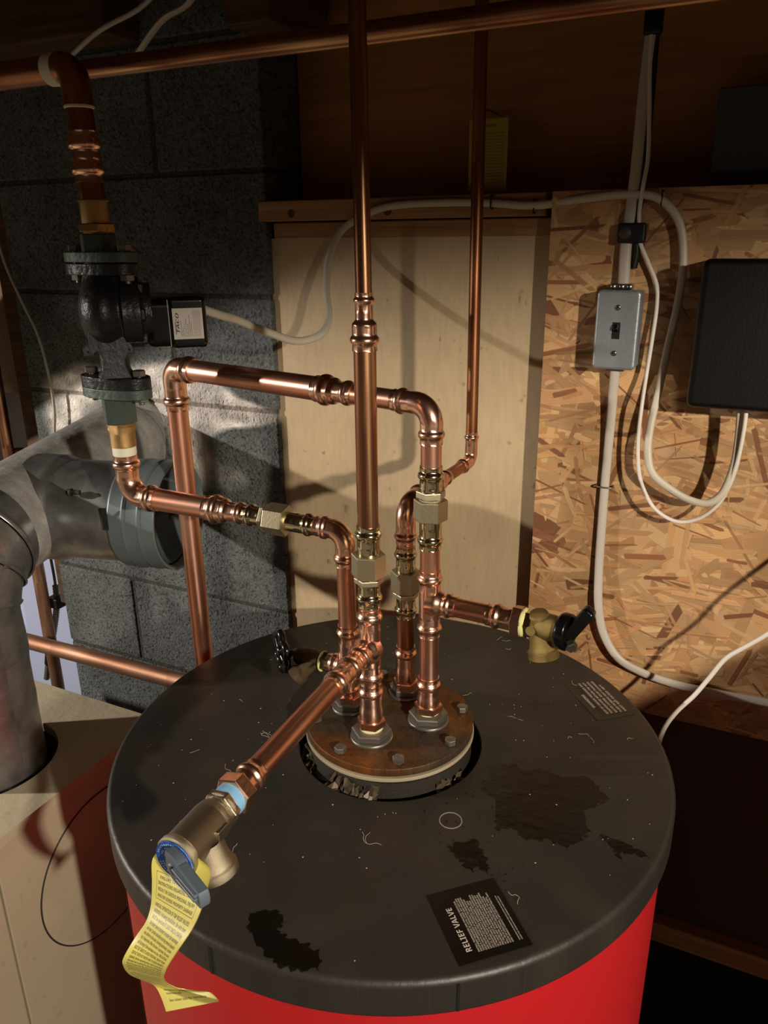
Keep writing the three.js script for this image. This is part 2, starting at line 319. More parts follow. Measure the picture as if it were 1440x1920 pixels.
// ------------------------------------------------------------------ the tank
const LID = 1.2, tank = thing('hot_water_tank', 'round red hot water storage tank with a black plastic lid', 'tank', [0, 0, 0]);
{
  const R = 0.315;
  part(tank, 'body', new THREE.LatheGeometry([[0.0001, 0.02], [0.298, 0.02], [0.306, 0.03], [0.308, 0.06], [0.308, 1.19]].map(([r, y]) => new THREE.Vector2(r, y)), 128), std(0xb01c20, 0.40, 0, { bumpMap: rep(grain, 20, 10), bumpScale: 0.0003 }));
  part(tank, 'body_seam', box(-0.001, 0.001, 0.03, 1.165, 0, 0.0008).rotateY(0).translate(0, 0, 0.308).rotateY(-0.66), std(0x6e0e10, 0.5));
  const w = 2048, S = 0.64;
  const px = (x) => (x / S + 0.5) * w, pz = (z) => (z / S + 0.5) * w;
  const stains = [
    [[-0.006, 0.276], [0.004, 0.266], [0.016, 0.262], [0.026, 0.270], [0.024, 0.280], [0.038, 0.283], [0.054, 0.281], [0.070, 0.284], [0.076, 0.297], [0.062, 0.306], [0.042, 0.307], [0.022, 0.301], [0.004, 0.290]],
    [[0.114, 0.001], [0.142, -0.017], [0.158, -0.010], [0.171, -0.021], [0.196, -0.016], [0.221, -0.029], [0.249, 0], [0.238, 0.018], [0.228, 0.027], [0.243, 0.053], [0.238, 0.064], [0.225, 0.085], [0.206, 0.080], [0.190, 0.089], [0.168, 0.082], [0.158, 0.092], [0.150, 0.066], [0.144, 0.048], [0.128, 0.040], [0.121, 0.031], [0.126, 0.016]],
    [[0.251, 0.053], [0.272, 0.055], [0.288, 0.058], [0.304, 0.063], [0.292, 0.066], [0.276, 0.068], [0.273, 0.078], [0.266, 0.066]],
    [[0.122, 0.129], [0.143, 0.111], [0.152, 0.120], [0.162, 0.129], [0.168, 0.147], [0.158, 0.143], [0.150, 0.150], [0.136, 0.140]],
  ];
  const blob = (c, pts) => { // ragged outline of a wet patch
    c.beginPath(); const N = pts.length; let first = true;
    for (let i = 0; i < N; i++) for (let k = 0; k < 8; k++) { const a = pts[i], b = pts[(i + 1) % N], t = k / 8, x = a[0] + (b[0] - a[0]) * t + 0.006 * (vnoise(i * 3.1 + k * 0.9, N) - 0.5), z = a[1] + (b[1] - a[1]) * t + 0.006 * (vnoise(i * 2.3 + k * 1.1, N + 7) - 0.5); c[first ? 'moveTo' : 'lineTo'](px(x), pz(z)); first = false; }
    c.closePath(); c.fill();
  };
  const base = dataTex(512, 512, () => [0, 0, 0]);
  const map = canvasTex(w, w, (c) => {
    c.fillStyle = 'rgb(38,36,33)'; c.fillRect(0, 0, w, w);
    let s0 = seed; seed = 99;
    for (let i = 0; i < 900; i++) { const x = rnd() * w, y = rnd() * w, r = rr(20, 150), b = rnd(), g = c.createRadialGradient(x, y, 0, x, y, r); const col = b < 0.45 ? '58,52,43' : b < 0.7 ? '30,27,23' : b < 0.85 ? '24,24,27' : '70,52,36'; g.addColorStop(0, `rgba(${col},0.16)`); g.addColorStop(1, `rgba(${col},0)`); c.fillStyle = g; c.fillRect(x - r, y - r, 2 * r, 2 * r); }
    c.fillStyle = 'rgba(10,7,4,0.94)'; stains.forEach((s) => blob(c, s));
    for (let i = 0; i < 70; i++) { const s = stains[i % 2 ? 1 : 3], k = s[Math.floor(rnd() * s.length)]; c.beginPath(); c.ellipse(px(k[0] + rr(-0.03, 0.03)), pz(k[1] + rr(-0.03, 0.03)), rr(1, 5), rr(1, 4), rnd() * 3, 0, 7); c.fill(); }
    for (let i = 0; i < 24; i++) { const a = rr(0.3, 1.9), r = rr(0.115, 0.16); c.beginPath(); c.ellipse(px(Math.sin(a) * r), pz(Math.cos(a) * r), rr(2, 8), rr(1, 4), rnd() * 3, 0, 7); c.fill(); }
    c.strokeStyle = 'rgba(120,112,98,0.12)'; for (let i = 0; i < 160; i++) { c.lineWidth = rr(0.5, 1.6); const x = rnd() * w, y = rnd() * w, a = rnd() * 6; c.beginPath(); c.moveTo(x, y); c.lineTo(x + Math.cos(a) * rr(20, 120), y + Math.sin(a) * rr(20, 120)); c.stroke(); }
    seed = s0;
  });
  const rough = canvasTex(w / 2, w / 2, (c) => { c.scale(0.5, 0.5); c.fillStyle = 'rgb(0,150,0)'; c.fillRect(0, 0, w, w); c.fillStyle = 'rgb(0,80,0)'; stains.forEach((s) => blob(c, s)); }, false);
  const prof = [[0.3085, 1.1650], [0.3145, 1.1645], [0.315, 1.166], [0.3150, 1.1935], [0.3142, 1.1965], [0.3120, 1.1990], [0.309, 1.2000], [0.290, 1.2000], [0.2, 1.2], [0.107, 1.2], [0.1055, 1.199], [0.105, 1.196], [0.105, 1.170]];
  const lid = new THREE.LatheGeometry(prof.map(([r, y]) => new THREE.Vector2(r, y)), 160);
  { const p = lid.attributes.position, a = lid.attributes.uv; for (let i = 0; i < p.count; i++) a.setXY(i, p.getX(i) / S + 0.5, 0.5 - p.getZ(i) / S); }
  const lidMat = std(0xffffff, 0.8, 0, { map, roughnessMap: rough, bumpMap: rep(grain, 6), bumpScale: 0.0006 });
  const lidMesh = part(tank, 'lid', lid, lidMat, 'black plastic lid with dark wet patches');
  const seamMat = std(0x0d0d0d, 0.6);
  for (const a of [-0.062, 0.61]) part(lidMesh, 'rim_seam', box(-0.0012, 0.0012, 1.1655, 1.1945, 0, 0.0012).translate(0, 0, 0.3145).rotateY(a), seamMat);
  part(tank, 'insulation', new THREE.LatheGeometry([[0.0001, 1.172], [0.06, 1.171], [0.1045, 1.176]].map(([r, y]) => new THREE.Vector2(r, y)), 64), std(0x1a1510, 0.9));
  // stickers on the lid
  const sticker = (name, TL, TR, BL, tex, label) => {
    const w3 = V(TR[0] - TL[0], 0, TR[1] - TL[1]), h3 = V(BL[0] - TL[0], 0, BL[1] - TL[1]), y0 = 1.2001, y1 = 1.2006, P = (u, v, y) => [TL[0] + w3.x * u + h3.x * v, y, TL[1] + w3.z * u + h3.z * v];
    const c = [[0, 0], [1, 0], [1, 1], [0, 1]], pos = [], uv = [], idx = [];
    for (const [u, v] of c) { pos.push(...P(u, v, y1)); uv.push(u, 1 - v); } for (const [u, v] of c) { pos.push(...P(u, v, y0)); uv.push(u, 1 - v); }
    idx.push(0, 2, 1, 0, 3, 2); for (let i = 0; i < 4; i++) { const j = (i + 1) % 4; idx.push(i, j, j + 4, i, j + 4, i + 4); }
    let g = new THREE.BufferGeometry(); g.setAttribute('position', new THREE.Float32BufferAttribute(pos, 3)); g.setAttribute('uv', new THREE.Float32BufferAttribute(uv, 2)); g.setIndex(idx); g = g.ni(); g.computeVertexNormals();
    part(lidMesh, name, g, new THREE.MeshStandardMaterial({ map: tex, roughness: 0.35, side: THREE.DoubleSide }), label);
  };
  const small = ['INSTALL TEMPERATURE AND PRESSURE PROTECTIVE', 'EQUIPMENT REQUIRED BY LOCAL CODES, BUT NOT LESS', 'THAN A COMBINATION TEMPERATURE AND PRESSURE', 'RELIEF VALVE CERTIFIED AS MEETING THE REQUIREMENTS', 'FOR RELIEF VALVES AND AUTOMATIC GAS SHUTOFF', 'DEVICES FOR HOT WATER SUPPLY SYSTEMS, ANSI', 'Z21.22, BY A NATIONALLY RECOGNIZED TESTING', 'LABORATORY THAT MAINTAINS PERIODIC INSPECTION', 'OF PRODUCTION OF LISTED EQUIPMENT OR MATERIALS.', 'THE VALVE MUST BE MARKED WITH A MAXIMUM SET', 'PRESSURE NOT TO EXCEED THE WORKING PRESSURE', 'OF THE HEATER. INSTALL THE VALVE SO THAT DISCHARGE', 'WILL BE AT A POINT 6 INCHES ABOVE THE FLOOR,', 'CLEAR OF STRUCTURAL AND ELECTRICAL PARTS,', 'AND CANNOT CONTACT ANY LIVE ELECTRICAL PART.'];
  sticker('relief_valve_label', [0.177, 0.248], [0.126, 0.194], [0.225, 0.203], canvasTex(1024, 1024, (c) => {
    c.fillStyle = '#0b0806'; c.fillRect(0, 0, 1024, 1024); c.fillStyle = '#b9b2a6'; c.font = 'bold 112px sans-serif'; c.fillText('RELIEF VALVE', 130, 250, 640);
    c.font = 'bold 30px sans-serif'; small.forEach((s, i) => c.fillText(s, 100, 340 + i * 34, 770));
    c.font = 'bold 24px sans-serif'; c.fillText('OMISSION OR IMPROPER INSTALLATION OF RELIEF VALVE', 100, 910, 800); c.fillText("VOIDS THE MANUFACTURER'S WARRANTY AND LIABILITY", 100, 946, 800);
  }), 'black sticker headed RELIEF VALVE in white capitals');
  sticker('warning_label', [0.212, -0.137], [0.155, -0.202], [0.251, -0.169], canvasTex(1024, 700, (c) => {
    c.fillStyle = '#2b261f'; c.fillRect(0, 0, 1024, 700); c.fillStyle = '#1c1813'; c.fillRect(60, 150, 900, 480); c.fillStyle = '#b4ab9c'; c.textAlign = 'center'; c.font = 'bold 74px sans-serif'; c.fillText('WARNING', 470, 170);
    c.textAlign = 'left'; c.font = 'bold 62px sans-serif'; textLines(c, ['RISK OF UNSAFE PRESSURES AND', 'TEMPERATURE WITHIN THE HOT', 'WATER SYSTEM. SOLAR TRANSFER', 'FLUID ENTERING HEAT EXCHANGER', 'MUST NOT EXCEED 180°F'], 100, 290, 84, 850);
  }), 'brown sticker headed WARNING in pale capitals');
  // round moulding mark in the lid
  part(lidMesh, 'moulding_ring', new THREE.TorusGeometry(0.0112, 0.0006, 8, 48).rotateX(Math.PI / 2).translate(0.112, 1.2001, 0.096), std(0x77736a, 0.8));

  // flanged cover plate with bolts, gasket and ports
  const rust = dataTex(512, 512, (u, v) => { const n = fbm(u * 7, v * 7, 5), m = fbm(u * 3 + 5, v * 3, 3), s = fbm(u * 60, v * 60, 2); const a = clamp((m - 0.36) * 3.2); const g = 0.85 + 0.5 * (n - 0.5) + 0.2 * (s - 0.5); return [(86 + 44 * a) * g, (70 + 8 * a) * g, (54 - 22 * a) * g]; }, { wrap: false });
  const plate = new THREE.LatheGeometry([[0.0001, 1.2205], [0.093, 1.2205], [0.0955, 1.2225], [0.0955, 1.2300], [0.0945, 1.2315], [0.0001, 1.232]].map(([r, y]) => new THREE.Vector2(r, y)), 128);
  { const p = plate.attributes.position, a = plate.attributes.uv; for (let i = 0; i < p.count; i++) a.setXY(i, p.getX(i) / 0.2 + 0.5, p.getZ(i) / 0.2 + 0.5); }
  const pm = part(tank, 'flange_plate', plate, std(0xffffff, 0.55, 0.45, { map: rust, bumpMap: rep(grain, 5), bumpScale: 0.0012 }), 'rusty brown steel cover plate');
  part(tank, 'gasket', new THREE.LatheGeometry([[0.05, 1.2155], [0.0962, 1.2155], [0.0968, 1.2165], [0.0968, 1.2195], [0.0962, 1.2205], [0.05, 1.2205]].map(([r, y]) => new THREE.Vector2(r, y)), 128), std(0x9a9078, 0.7));
  part(tank, 'tank_neck', new THREE.LatheGeometry([[0.0935, 1.170], [0.0945, 1.19], [0.0940, 1.212], [0.0950, 1.2155], [0.05, 1.2156]].map(([r, y]) => new THREE.Vector2(r, y)), 128), M.darkIron);
  const a0 = Math.atan2(0.044, 0.073);
  for (let k = 0; k < 8; k++) {
    const a = a0 + k * Math.PI / 4, x = Math.sin(a) * 0.0845, z = Math.cos(a) * 0.0845, b = mergeGeometries([hex(V(x, 1.2319, z), V(0, 1, 0), 0.0065, 0.0112, rr(0, 1), 0.0006).ni(), turned(V(x, 1.2384, z), V(0, 1, 0), [[0, 0.004], [0.0003, 0.003], [0.0004, 0]], 12).ni()]);
    part(pm, 'bolt', b, M.zinc);
  }
  for (const [x, z, r] of [[-0.0016, 0.044, 0.0235], [0.0434, -0.0109, 0.0235], [-0.003, -0.052, 0.021], [-0.0505, 0.003, 0.021]]) {
    const nut = part(pm, 'port_washer', turned(V(x, 1.232, z), V(0, 1, 0), [[0, r], [0.0022, r], [0.003, r - 0.0012], [0.003, 0.008]], 48), M.zinc);
    part(nut, 'port_nut', hex(V(x, 1.235, z), V(0, 1, 0), 0.0085, r * 1.62, 0.35, 0.0016), M.zinc);
  }
  // torn liner around the plate
  const scrap = (x, y, z, s, n) => {
    const pos = [], idx = [], N = 5; for (let j = 0; j <= N; j++) for (let i = 0; i <= N; i++) { const u = i / N - 0.5, v = j / N, e = 0.8 + 0.35 * h2(i + n * 9, j); pos.push(u * s * 1.1 * (1 - 0.5 * v * h2(n, j)), v * s * e, (h2(i * 3 + n, j * 5) - 0.5) * s * 0.4 + v * s * 0.2); }
    for (let j = 0; j < N; j++) for (let i = 0; i < N; i++) { const q = j * (N + 1) + i; idx.push(q, q + 1, q + N + 2, q, q + N + 2, q + N + 1); }
    const g = new THREE.BufferGeometry(); g.setAttribute('position', new THREE.Float32BufferAttribute(pos, 3)); g.setAttribute('uv', new THREE.Float32BufferAttribute(new Float32Array(pos.length / 3 * 2), 2)); g.setIndex(idx);
    const t = g.clone(); t.setIndex(idx.slice().reverse()); t.translate(0, 0, -0.0006); const m = mergeGeometries([g.ni(), t.ni()]); m.computeVertexNormals(); m.rotateX(-0.5).rotateY(Math.atan2(x, z)).translate(x, y, z); return m;
  };
  const foil = std(0x5c5040, 0.35, 0.3);
  for (const [deg, s, n] of [[-50, 0.030, 1], [-42, 0.022, 2], [-12, 0.030, 3], [2, 0.028, 4], [10, 0.026, 5], [62, 0.024, 6], [75, 0.02, 7], [-60, 0.02, 8]]) { const a = deg * Math.PI / 180; part(tank, 'torn_liner', scrap(Math.sin(a) * 0.1015, 1.180, Math.cos(a) * 0.1015, s, n), foil); }
}
{ // plaster crumbs, fibres and copper shavings strewn over the lid
  const gs = []; let s0 = seed; seed = 4321;
  for (let i = 0; i < 130; i++) {
    const a = rnd() * 6.283, r = rr(0.12, 0.300), x = Math.sin(a) * r, z = Math.cos(a) * r; if (x > 0.1 && z > 0.12 && x < 0.24 && z < 0.26) continue;
    const g = new THREE.IcosahedronGeometry(rr(0.00025, 0.0007), 0); g.scale(rr(0.7, 2), 0.7, rr(0.7, 1.4)); g.rotateY(rnd() * 3).translate(x, 1.2006, z); gs.push(g);
  }
  const fibre = (x, z, len, n) => { for (let k = 0; k < n; k++) { const a = rnd() * 6.28, pts = [[x, 1.2006, z]]; let d = a; for (let i = 0; i < 4; i++) { d += rr(-0.8, 0.8); const p = pts[i]; pts.push([p[0] + Math.cos(d) * len / 4, 1.2006 + rnd() * 0.002, p[2] + Math.sin(d) * len / 4]); } gs.push(tube(smoothCurve(pts, 10), 0.00018, { seg: 5 }).ni()); } };
  fibre(-0.126, 0.061, 0.020, 8); fibre(-0.10, 0.150, 0.028, 2); fibre(-0.13, 0.13, 0.02, 2); fibre(-0.19, 0.11, 0.012, 1); fibre(0.12, -0.1, 0.012, 2); fibre(0.21, -0.10, 0.014, 2); fibre(0.05, 0.16, 0.016, 3); fibre(0.2, 0.16, 0.01, 2);
  for (let i = 0; i < 10; i++) { const a = rnd() * 6.28, r = rr(0.12, 0.29); fibre(Math.sin(a) * r, Math.cos(a) * r, rr(0.006, 0.014), 1); }
  const flat = gs.map((g) => { const q = g.ni(); q.deleteAttribute('uv'); return q; });
  const m = new THREE.Mesh(mergeGeometries(flat), std(0xb0a898, 0.7)); m.name = 'plaster_crumbs'; m.userData = { label: 'pale crumbs and fibres scattered over the black tank lid', category: 'debris', kind: 'stuff' }; scene.add(m); seed = s0;
}

// ------------------------------------------------------------------ press-fitted copper risers
const RC = 0.0102, R3 = 0.0106, R2 = 0.0075, R4 = 0.0135;
const onAx = (x, z) => (y) => V(x, y, z);
// brass union standing between s0 and s1 along axis; flip puts the collar on the far side
function union(t, s0, s1, R, nutAt, nutLen, colAt, colLen, AF) {
  const d = s1.clone().sub(s0).normalize(), L = s0.distanceTo(s1), u = part(t, 'union', coupling(s0, s1, R), M.brass, 'polished brass union');
  part(u, 'union_nut', hex(s0.clone().addScaledVector(d, nutAt), d, nutLen, AF, 0.3), M.brassNut);
  part(u, 'union_collar', mergeGeometries([hex(s0.clone().addScaledVector(d, colAt), d, colLen, AF * 0.86, 0.55, 0.0008).ni(), turned(s0.clone().addScaledVector(d, (nutAt + colAt + colLen / 2 + nutLen / 2) / 2 - 0.004), d, [[0, AF * 0.4], [0.008, AF * 0.4]]).ni()]), M.brassNut);
}
function adapter(t, p, y0, R) { // threaded male end with hex and smear of putty
  const a = part(t, 'threaded_adapter', mergeGeometries([turned(p(y0 - 0.006), V(0, 1, 0), [[0, R * 1.02], [0.001, R * 1.08], [0.002, R * 1.0], [0.003, R * 1.08], [0.004, R * 1.0], [0.005, R * 1.08], [0.008, R * 1.04]], 32).ni(), hex(p(y0), V(0, 1, 0), 0.0085, R * 2.62, 0.2, 0.001).ni()]), M.fitting);
  part(a, 'sealant', turned(p(y0 - 0.0055), V(0, 1, 0), [[0, R * 1.0], [0.001, R * 1.22], [0.004, R * 1.16], [0.006, R * 1.0]], 24), M.putty);
}
{ // front riser with the relief branch, running up through the joists
  const t = thing('copper_riser', 'copper riser in front of the others, rising straight to the ceiling with a brass union', 'pipe', [-0.0016, 1.2435, 0.044], 'copper risers on the red tank'), p = onAx(-0.0016, 0.044);
  adapter(t, p, 1.2475, R3);
  part(t, 'socket', socket(p(1.2525), p(1.2995), R3), M.fitting);
  part(t, 'nipple', straight(p(1.294), p(1.306), R3), M.copper);
  part(t, 'tee', tee(p(1.3), p(1.3895), V(-0.0016, 1.3431, 0.0795), R3), M.fitting);
  union(t, p(1.3925), p(1.4815), R3, 0.0338, 0.0245, 0.0262, 0.006, 0.0305);
  part(t, 'pipe', straight(p(1.3875), p(1.396), R3), M.copper);
  part(t, 'pipe', straight(p(1.476), p(1.662), R3), M.oldCopper, 'tarnished copper pipe with dark mill marks');
  part(t, 'reducing_coupling', coupling(p(1.6535), p(1.7055), R3, R2), M.fitting);
  part(t, 'pipe', straight(p(1.70), V(-0.006, 2.355, 0.044), R2), M.oldCopper);
  // branch towards the viewer
  const b = (z) => V(-0.0016, 1.3444 - 0.036 * (z - 0.044), z);
  part(t, 'branch_pipe', straight(b(0.072), b(0.27), R3), M.copper);
  part(t, 'coupling', coupling(b(0.081), b(0.129), R3), M.fitting);
  const ad = part(t, 'branch_adapter', tube(line(b(0.2550), b(0.279), STEP), (s, a) => pressR(s, R3, a), { seg: 36 }), M.fitting);
  part(ad, 'adapter_hex', hex(b(0.278), V(0, 0, 1), 0.0125, R3 * 2.75, 0.25, 0.001), M.fitting);
}
{ // right riser: drain branch, union, elbow and the run to the left
  const t = thing('copper_riser', 'copper riser with right-hand drain branch, turning left high behind the front riser', 'pipe', [0.0434, 1.2435, -0.0109], 'copper risers on the red tank'), x = 0.0434, z = -0.0109, p = onAx(x, z);
  adapter(t, p, 1.2455, R3);
  part(t, 'socket', socket(p(1.2505), p(1.2885), R3), M.fitting);
  part(t, 'pipe', straight(p(1.281), p(1.3475), R3), M.copper);
  part(t, 'tee', tee(p(1.3405), p(1.4185), V(0.0750, 1.3815, -0.0109 + 0.0012), R3), M.fitting);
  part(t, 'pipe', straight(p(1.41), p(1.45), R3), M.copper);
  union(t, p(1.4435), p(1.5335), R3, 0.0320, 0.0225, 0.0565, 0.0075, 0.0305);
  part(t, 'pipe', straight(p(1.525), p(1.566), R3), M.copper);
  const c0 = V(x, 1.5955, z), c1 = V(-0.355, 1.5955, -0.102), d = c1.clone().sub(c0).normalize(), D = c0.distanceTo(c1), q = (f) => c0.clone().lerp(c1, f);
  part(t, 'elbow', elbow(p(1.5565), c0, c0.clone().addScaledVector(d, 0.046), R3, R3 * 1.8), M.fitting);
  part(t, 'pipe', straight(q(0.09), q(0.27), R3), M.copper);
  part(t, 'reducing_coupling', coupling(q(0.243), q(0.375), R3, R4), M.fitting);
  part(t, 'pipe', straight(q(0.34), q(0.94), R4), M.copper);
  const e = V(-0.347, 0.9, -0.104), dn = e.clone().sub(c1).normalize();
  part(t, 'elbow', elbow(c1.clone().addScaledVector(d, -0.044), c1, c1.clone().addScaledVector(dn, 0.056), R4, R4 * 1.3), M.fitting);
  part(t, 'pipe', straight(c1.clone().addScaledVector(dn, 0.045), V(-0.347, 0.05, -0.104), R4), M.copper);
  const bd = V(0.985, 0, 0.04).normalize(), b0 = V(x, 1.3815, z), b = (s) => b0.clone().addScaledVector(bd, s);
  part(t, 'branch_pipe', straight(b(0.024), b(0.077), R3), M.copper);
  const ad = part(t, 'branch_adapter', tube(line(b(0.0665), b(0.095), STEP), (s, a) => pressR(s, R3, a), { seg: 36 }), M.fitting);
  part(ad, 'adapter_hex', hex(b(0.0940), bd, 0.011, R3 * 2.7, 0.2, 0.001), M.fitting);
}
{ // rear riser: stepping back to the wall and up
  const x = -0.003, z = -0.052, p = onAx(x, z), t = thing('copper_riser', 'thin copper riser at the back stepping to the wall and climbing past the yellow tag', 'pipe', [x, 1.2435, z], 'copper risers on the red tank');
  adapter(t, p, 1.2415, RC);
  part(t, 'socket', socket(p(1.248), p(1.2955), RC), M.fitting);
  part(t, 'pipe', straight(p(1.288), p(1.3435), RC), M.dullCopper);
  union(t, p(1.3345), p(1.4225), RC, 0.033, 0.0255, 0.0255, 0.006, 0.0295);
  part(t, 'pipe', straight(p(1.415), p(1.44), RC), M.copper);
  const c0 = p(1.473), c1 = V(0.004, 1.473, -0.248), q = (f) => c0.clone().lerp(c1, f);
  part(t, 'elbow', elbow(p(1.4265), c0, q(0.23), RC, RC * 1.9), M.fitting);
  part(t, 'pipe', straight(q(0.21), q(0.42), RC), M.copper);
  part(t, 'pipe', straight(q(0.5), q(0.85), R2), M.dullCopper);
  part(t, 'coupling', coupling(q(0.36), q(0.60), RC, R2), M.fitting);
  part(t, 'elbow', elbow(q(0.82), c1, V(0.004, 1.512, -0.248), R2, R2 * 1.6), M.fitting);
  part(t, 'pipe', straight(V(0.004, 1.50, -0.248), V(0, 2.355, -0.248), R2), M.dullCopper);
}
const RX = -0.3535; // axis of the pump riser
{ // left riser to the pump
  const x = -0.0505, z = 0.003, p = onAx(x, z), t = thing('copper_riser', 'copper riser at the left of the plate leading through a horizontal union to the pump', 'pipe', [x, 1.2435, z], 'copper risers on the red tank');
  adapter(t, p, 1.2415, RC);
  part(t, 'tee', tee(p(1.249), p(1.3395), V(-0.0775, 1.2845, 0.003), RC), M.fitting);
  part(t, 'pipe', straight(p(1.331), p(1.42), RC), M.copper);
  const c0 = p(1.4535), h = (X) => V(X, 1.4535, 0.003 - (X - x) / (RX - x) * 0.001);
  part(t, 'elbow', elbow(p(1.4125), c0, h(-0.0845), RC, RC * 1.75), M.fitting);
  part(t, 'pipe', straight(h(-0.080), h(-0.092), RC), M.copper);
  union(t, h(-0.0865), h(-0.1815), RC, 0.037, 0.025, 0.064, 0.005, 0.0315);
  part(t, 'reducing_coupling', coupling(h(-0.178), h(-0.2345), RC, R4), M.fitting);
  part(t, 'pipe', straight(h(-0.225), h(-0.315), R4), M.copper);
  part(t, 'elbow', elbow(h(-0.3085), h(RX), V(RX, 1.5055, 0.002), R4 * 0.96, R4 * 1.7), M.fitting);
  part(t, 'nipple', straight(V(RX, 1.495, 0.002), V(RX, 1.516, 0.002), R4), M.copper);
  part(t, 'solder_band', turned(V(RX, 1.5055, 0.002), V(0, 1, 0), [[0, R4], [0.001, R4 * 1.05], [0.010, R4 * 1.05], [0.012, R4]], 32), M.tapeWhite);
  const ad = part(t, 'brass_adapter', turned(V(RX, 1.516, 0.002), V(0, 1, 0), [[0, 0.0142], [0.001, 0.0148], [0.018, 0.0148], [0.022, 0.0165], [0.026, 0.0160]], 40), M.brassOld);
  part(ad, 'thread', turned(V(RX, 1.541, 0.002), V(0, 1, 0), [[0, 0.0162], [0.001, 0.0172], [0.002, 0.016], [0.003, 0.0170], [0.004, 0.0158], [0.005, 0.0168], [0.006, 0.0155]], 40), M.brassOld);
}
// ------------------------------------------------------------------ relief valve and its tag
{
  const y = 1.3444 - 0.036 * 0.27, x = -0.0016, b = (z) => V(x, y - 0.036 * (z - 0.314), z), zd = V(0, -0.036, 1).normalize();
  const t = thing('relief_valve', 'bronze relief valve with blue disc and grey lever ending the front branch', 'valve', [x, y, 0.292]);
  const VZ = 0.001;
  const body = part(t, 'valve_body', mergeGeometries([
    turned(b(0.3005), zd, [[0, 0.011], [0.0, 0.0148], [0.003, 0.0152], [0.004, 0.0138], [0.008, 0.0138], [0.010, 0.0152], [0.016, 0.0162], [0.05, 0.0162], [0.0515, 0.0174], [0.0555, 0.0174], [0.057, 0.0165], [0.057, 0.002]], 48).ni(),
    hex(b(0.2985), zd, 0.0075, 0.0275, 0.1, 0.001).ni(),
    turned(V(x + 0.006, y - 0.006, 0.3305), V(0.30, -0.95, 0), [[0, 0.0128], [0.012, 0.0132], [0.020, 0.0150], [0.0215, 0.0166], [0.0275, 0.0166], [0.0285, 0.0155], [0.0285, 0.011], [0.012, 0.010]], 40).ni(),
    box(0.0125, 0.0165, y - 0.0045, y + 0.0055, 0.317, 0.330, 0.001).ni(),
  ]).translate(0, 0, VZ), M.valveBody);
  part(t, 'thread_tape', turned(b(0.2885), zd, [[0, 0.0118], [0.001, 0.0132], [0.002, 0.0128], [0.003, 0.0134], [0.004, 0.0128], [0.005, 0.0134], [0.006, 0.0128], [0.007, 0.0134], [0.008, 0.0127], [0.0095, 0.0132], [0.011, 0.0127], [0.0125, 0.0132], [0.0155, 0.012]], 40), M.tapeBlue, 'pale blue thread seal tape');
  part(t, 'sealant', turned(b(0.2875), zd, [[0, 0.012], [0.0008, 0.0142], [0.0022, 0.0138], [0.003, 0.012]], 40), M.tapeWhite);
  const disc = canvasTex(256, 256, (c) => {
    c.fillStyle = '#1d4c9a'; c.fillRect(0, 0, 256, 256); c.fillStyle = '#d8e4f6'; c.font = 'bold 17px sans-serif'; c.translate(128, 128);
    ['TEMPERATURE AND PRESSURE RELIEF VALVE', '150 PSI 210°F AGA RATING BTU/HR CSA', 'ASME PRESSURE STEAM RATING'].forEach((s, r) => { for (let i = 0; i < s.length; i++) { c.save(); c.rotate(-2.9 + i / s.length * 5.8); c.fillText(s[i], -4, -(104 - r * 24)); c.restore(); } });
  });
  const dg = new THREE.CylinderGeometry(0.0158, 0.0162, 0.0022, 48); dg.rotateX(Math.PI / 2).translate(x, y - 0.0015, 0.3582 + VZ); part(t, 'blue_disc', dg, std(0xffffff, 0.4, 0.1, { map: disc }));
  // lever: hub over the stem and a tapering trough-shaped arm to the lower right
  const arm = new THREE.Shape(); arm.moveTo(-0.0075, 0.009); arm.quadraticCurveTo(0.004, 0.012, 0.010, 0.0075); arm.lineTo(0.040, 0.0048); arm.quadraticCurveTo(0.0425, 0, 0.040, -0.0055); arm.lineTo(0.010, -0.0085); arm.quadraticCurveTo(-0.004, -0.012, -0.009, -0.004); arm.closePath();
  const ag = new THREE.ExtrudeGeometry(arm, { depth: 0.006, bevelEnabled: true, bevelThickness: 0.001, bevelSize: 0.001, bevelSegments: 2 });
  const rib = box(0.012, 0.039, -0.0012, 0.0012, 0.0065, 0.0098, 0.0008);
  const flange = box(0.006, 0.040, 0.0028, 0.0052, 0.005, 0.0095, 0.0006);
  const hub = turned(V(0, 0, -0.004), V(0, 0, 1), [[0, 0.004], [0.006, 0.004], [0.011, 0.005], [0.0125, 0.003], [0.013, 0]], 24);
  const lv = [ag, rib, flange, hub].map((g) => { const q = g.ni(); q.rotateZ(0.06).rotateY(-0.42).translate(x + 0.010, y + 0.0035, 0.3630 + VZ); return q; });
  part(t, 'lever', mergeGeometries(lv), M.lever);
}
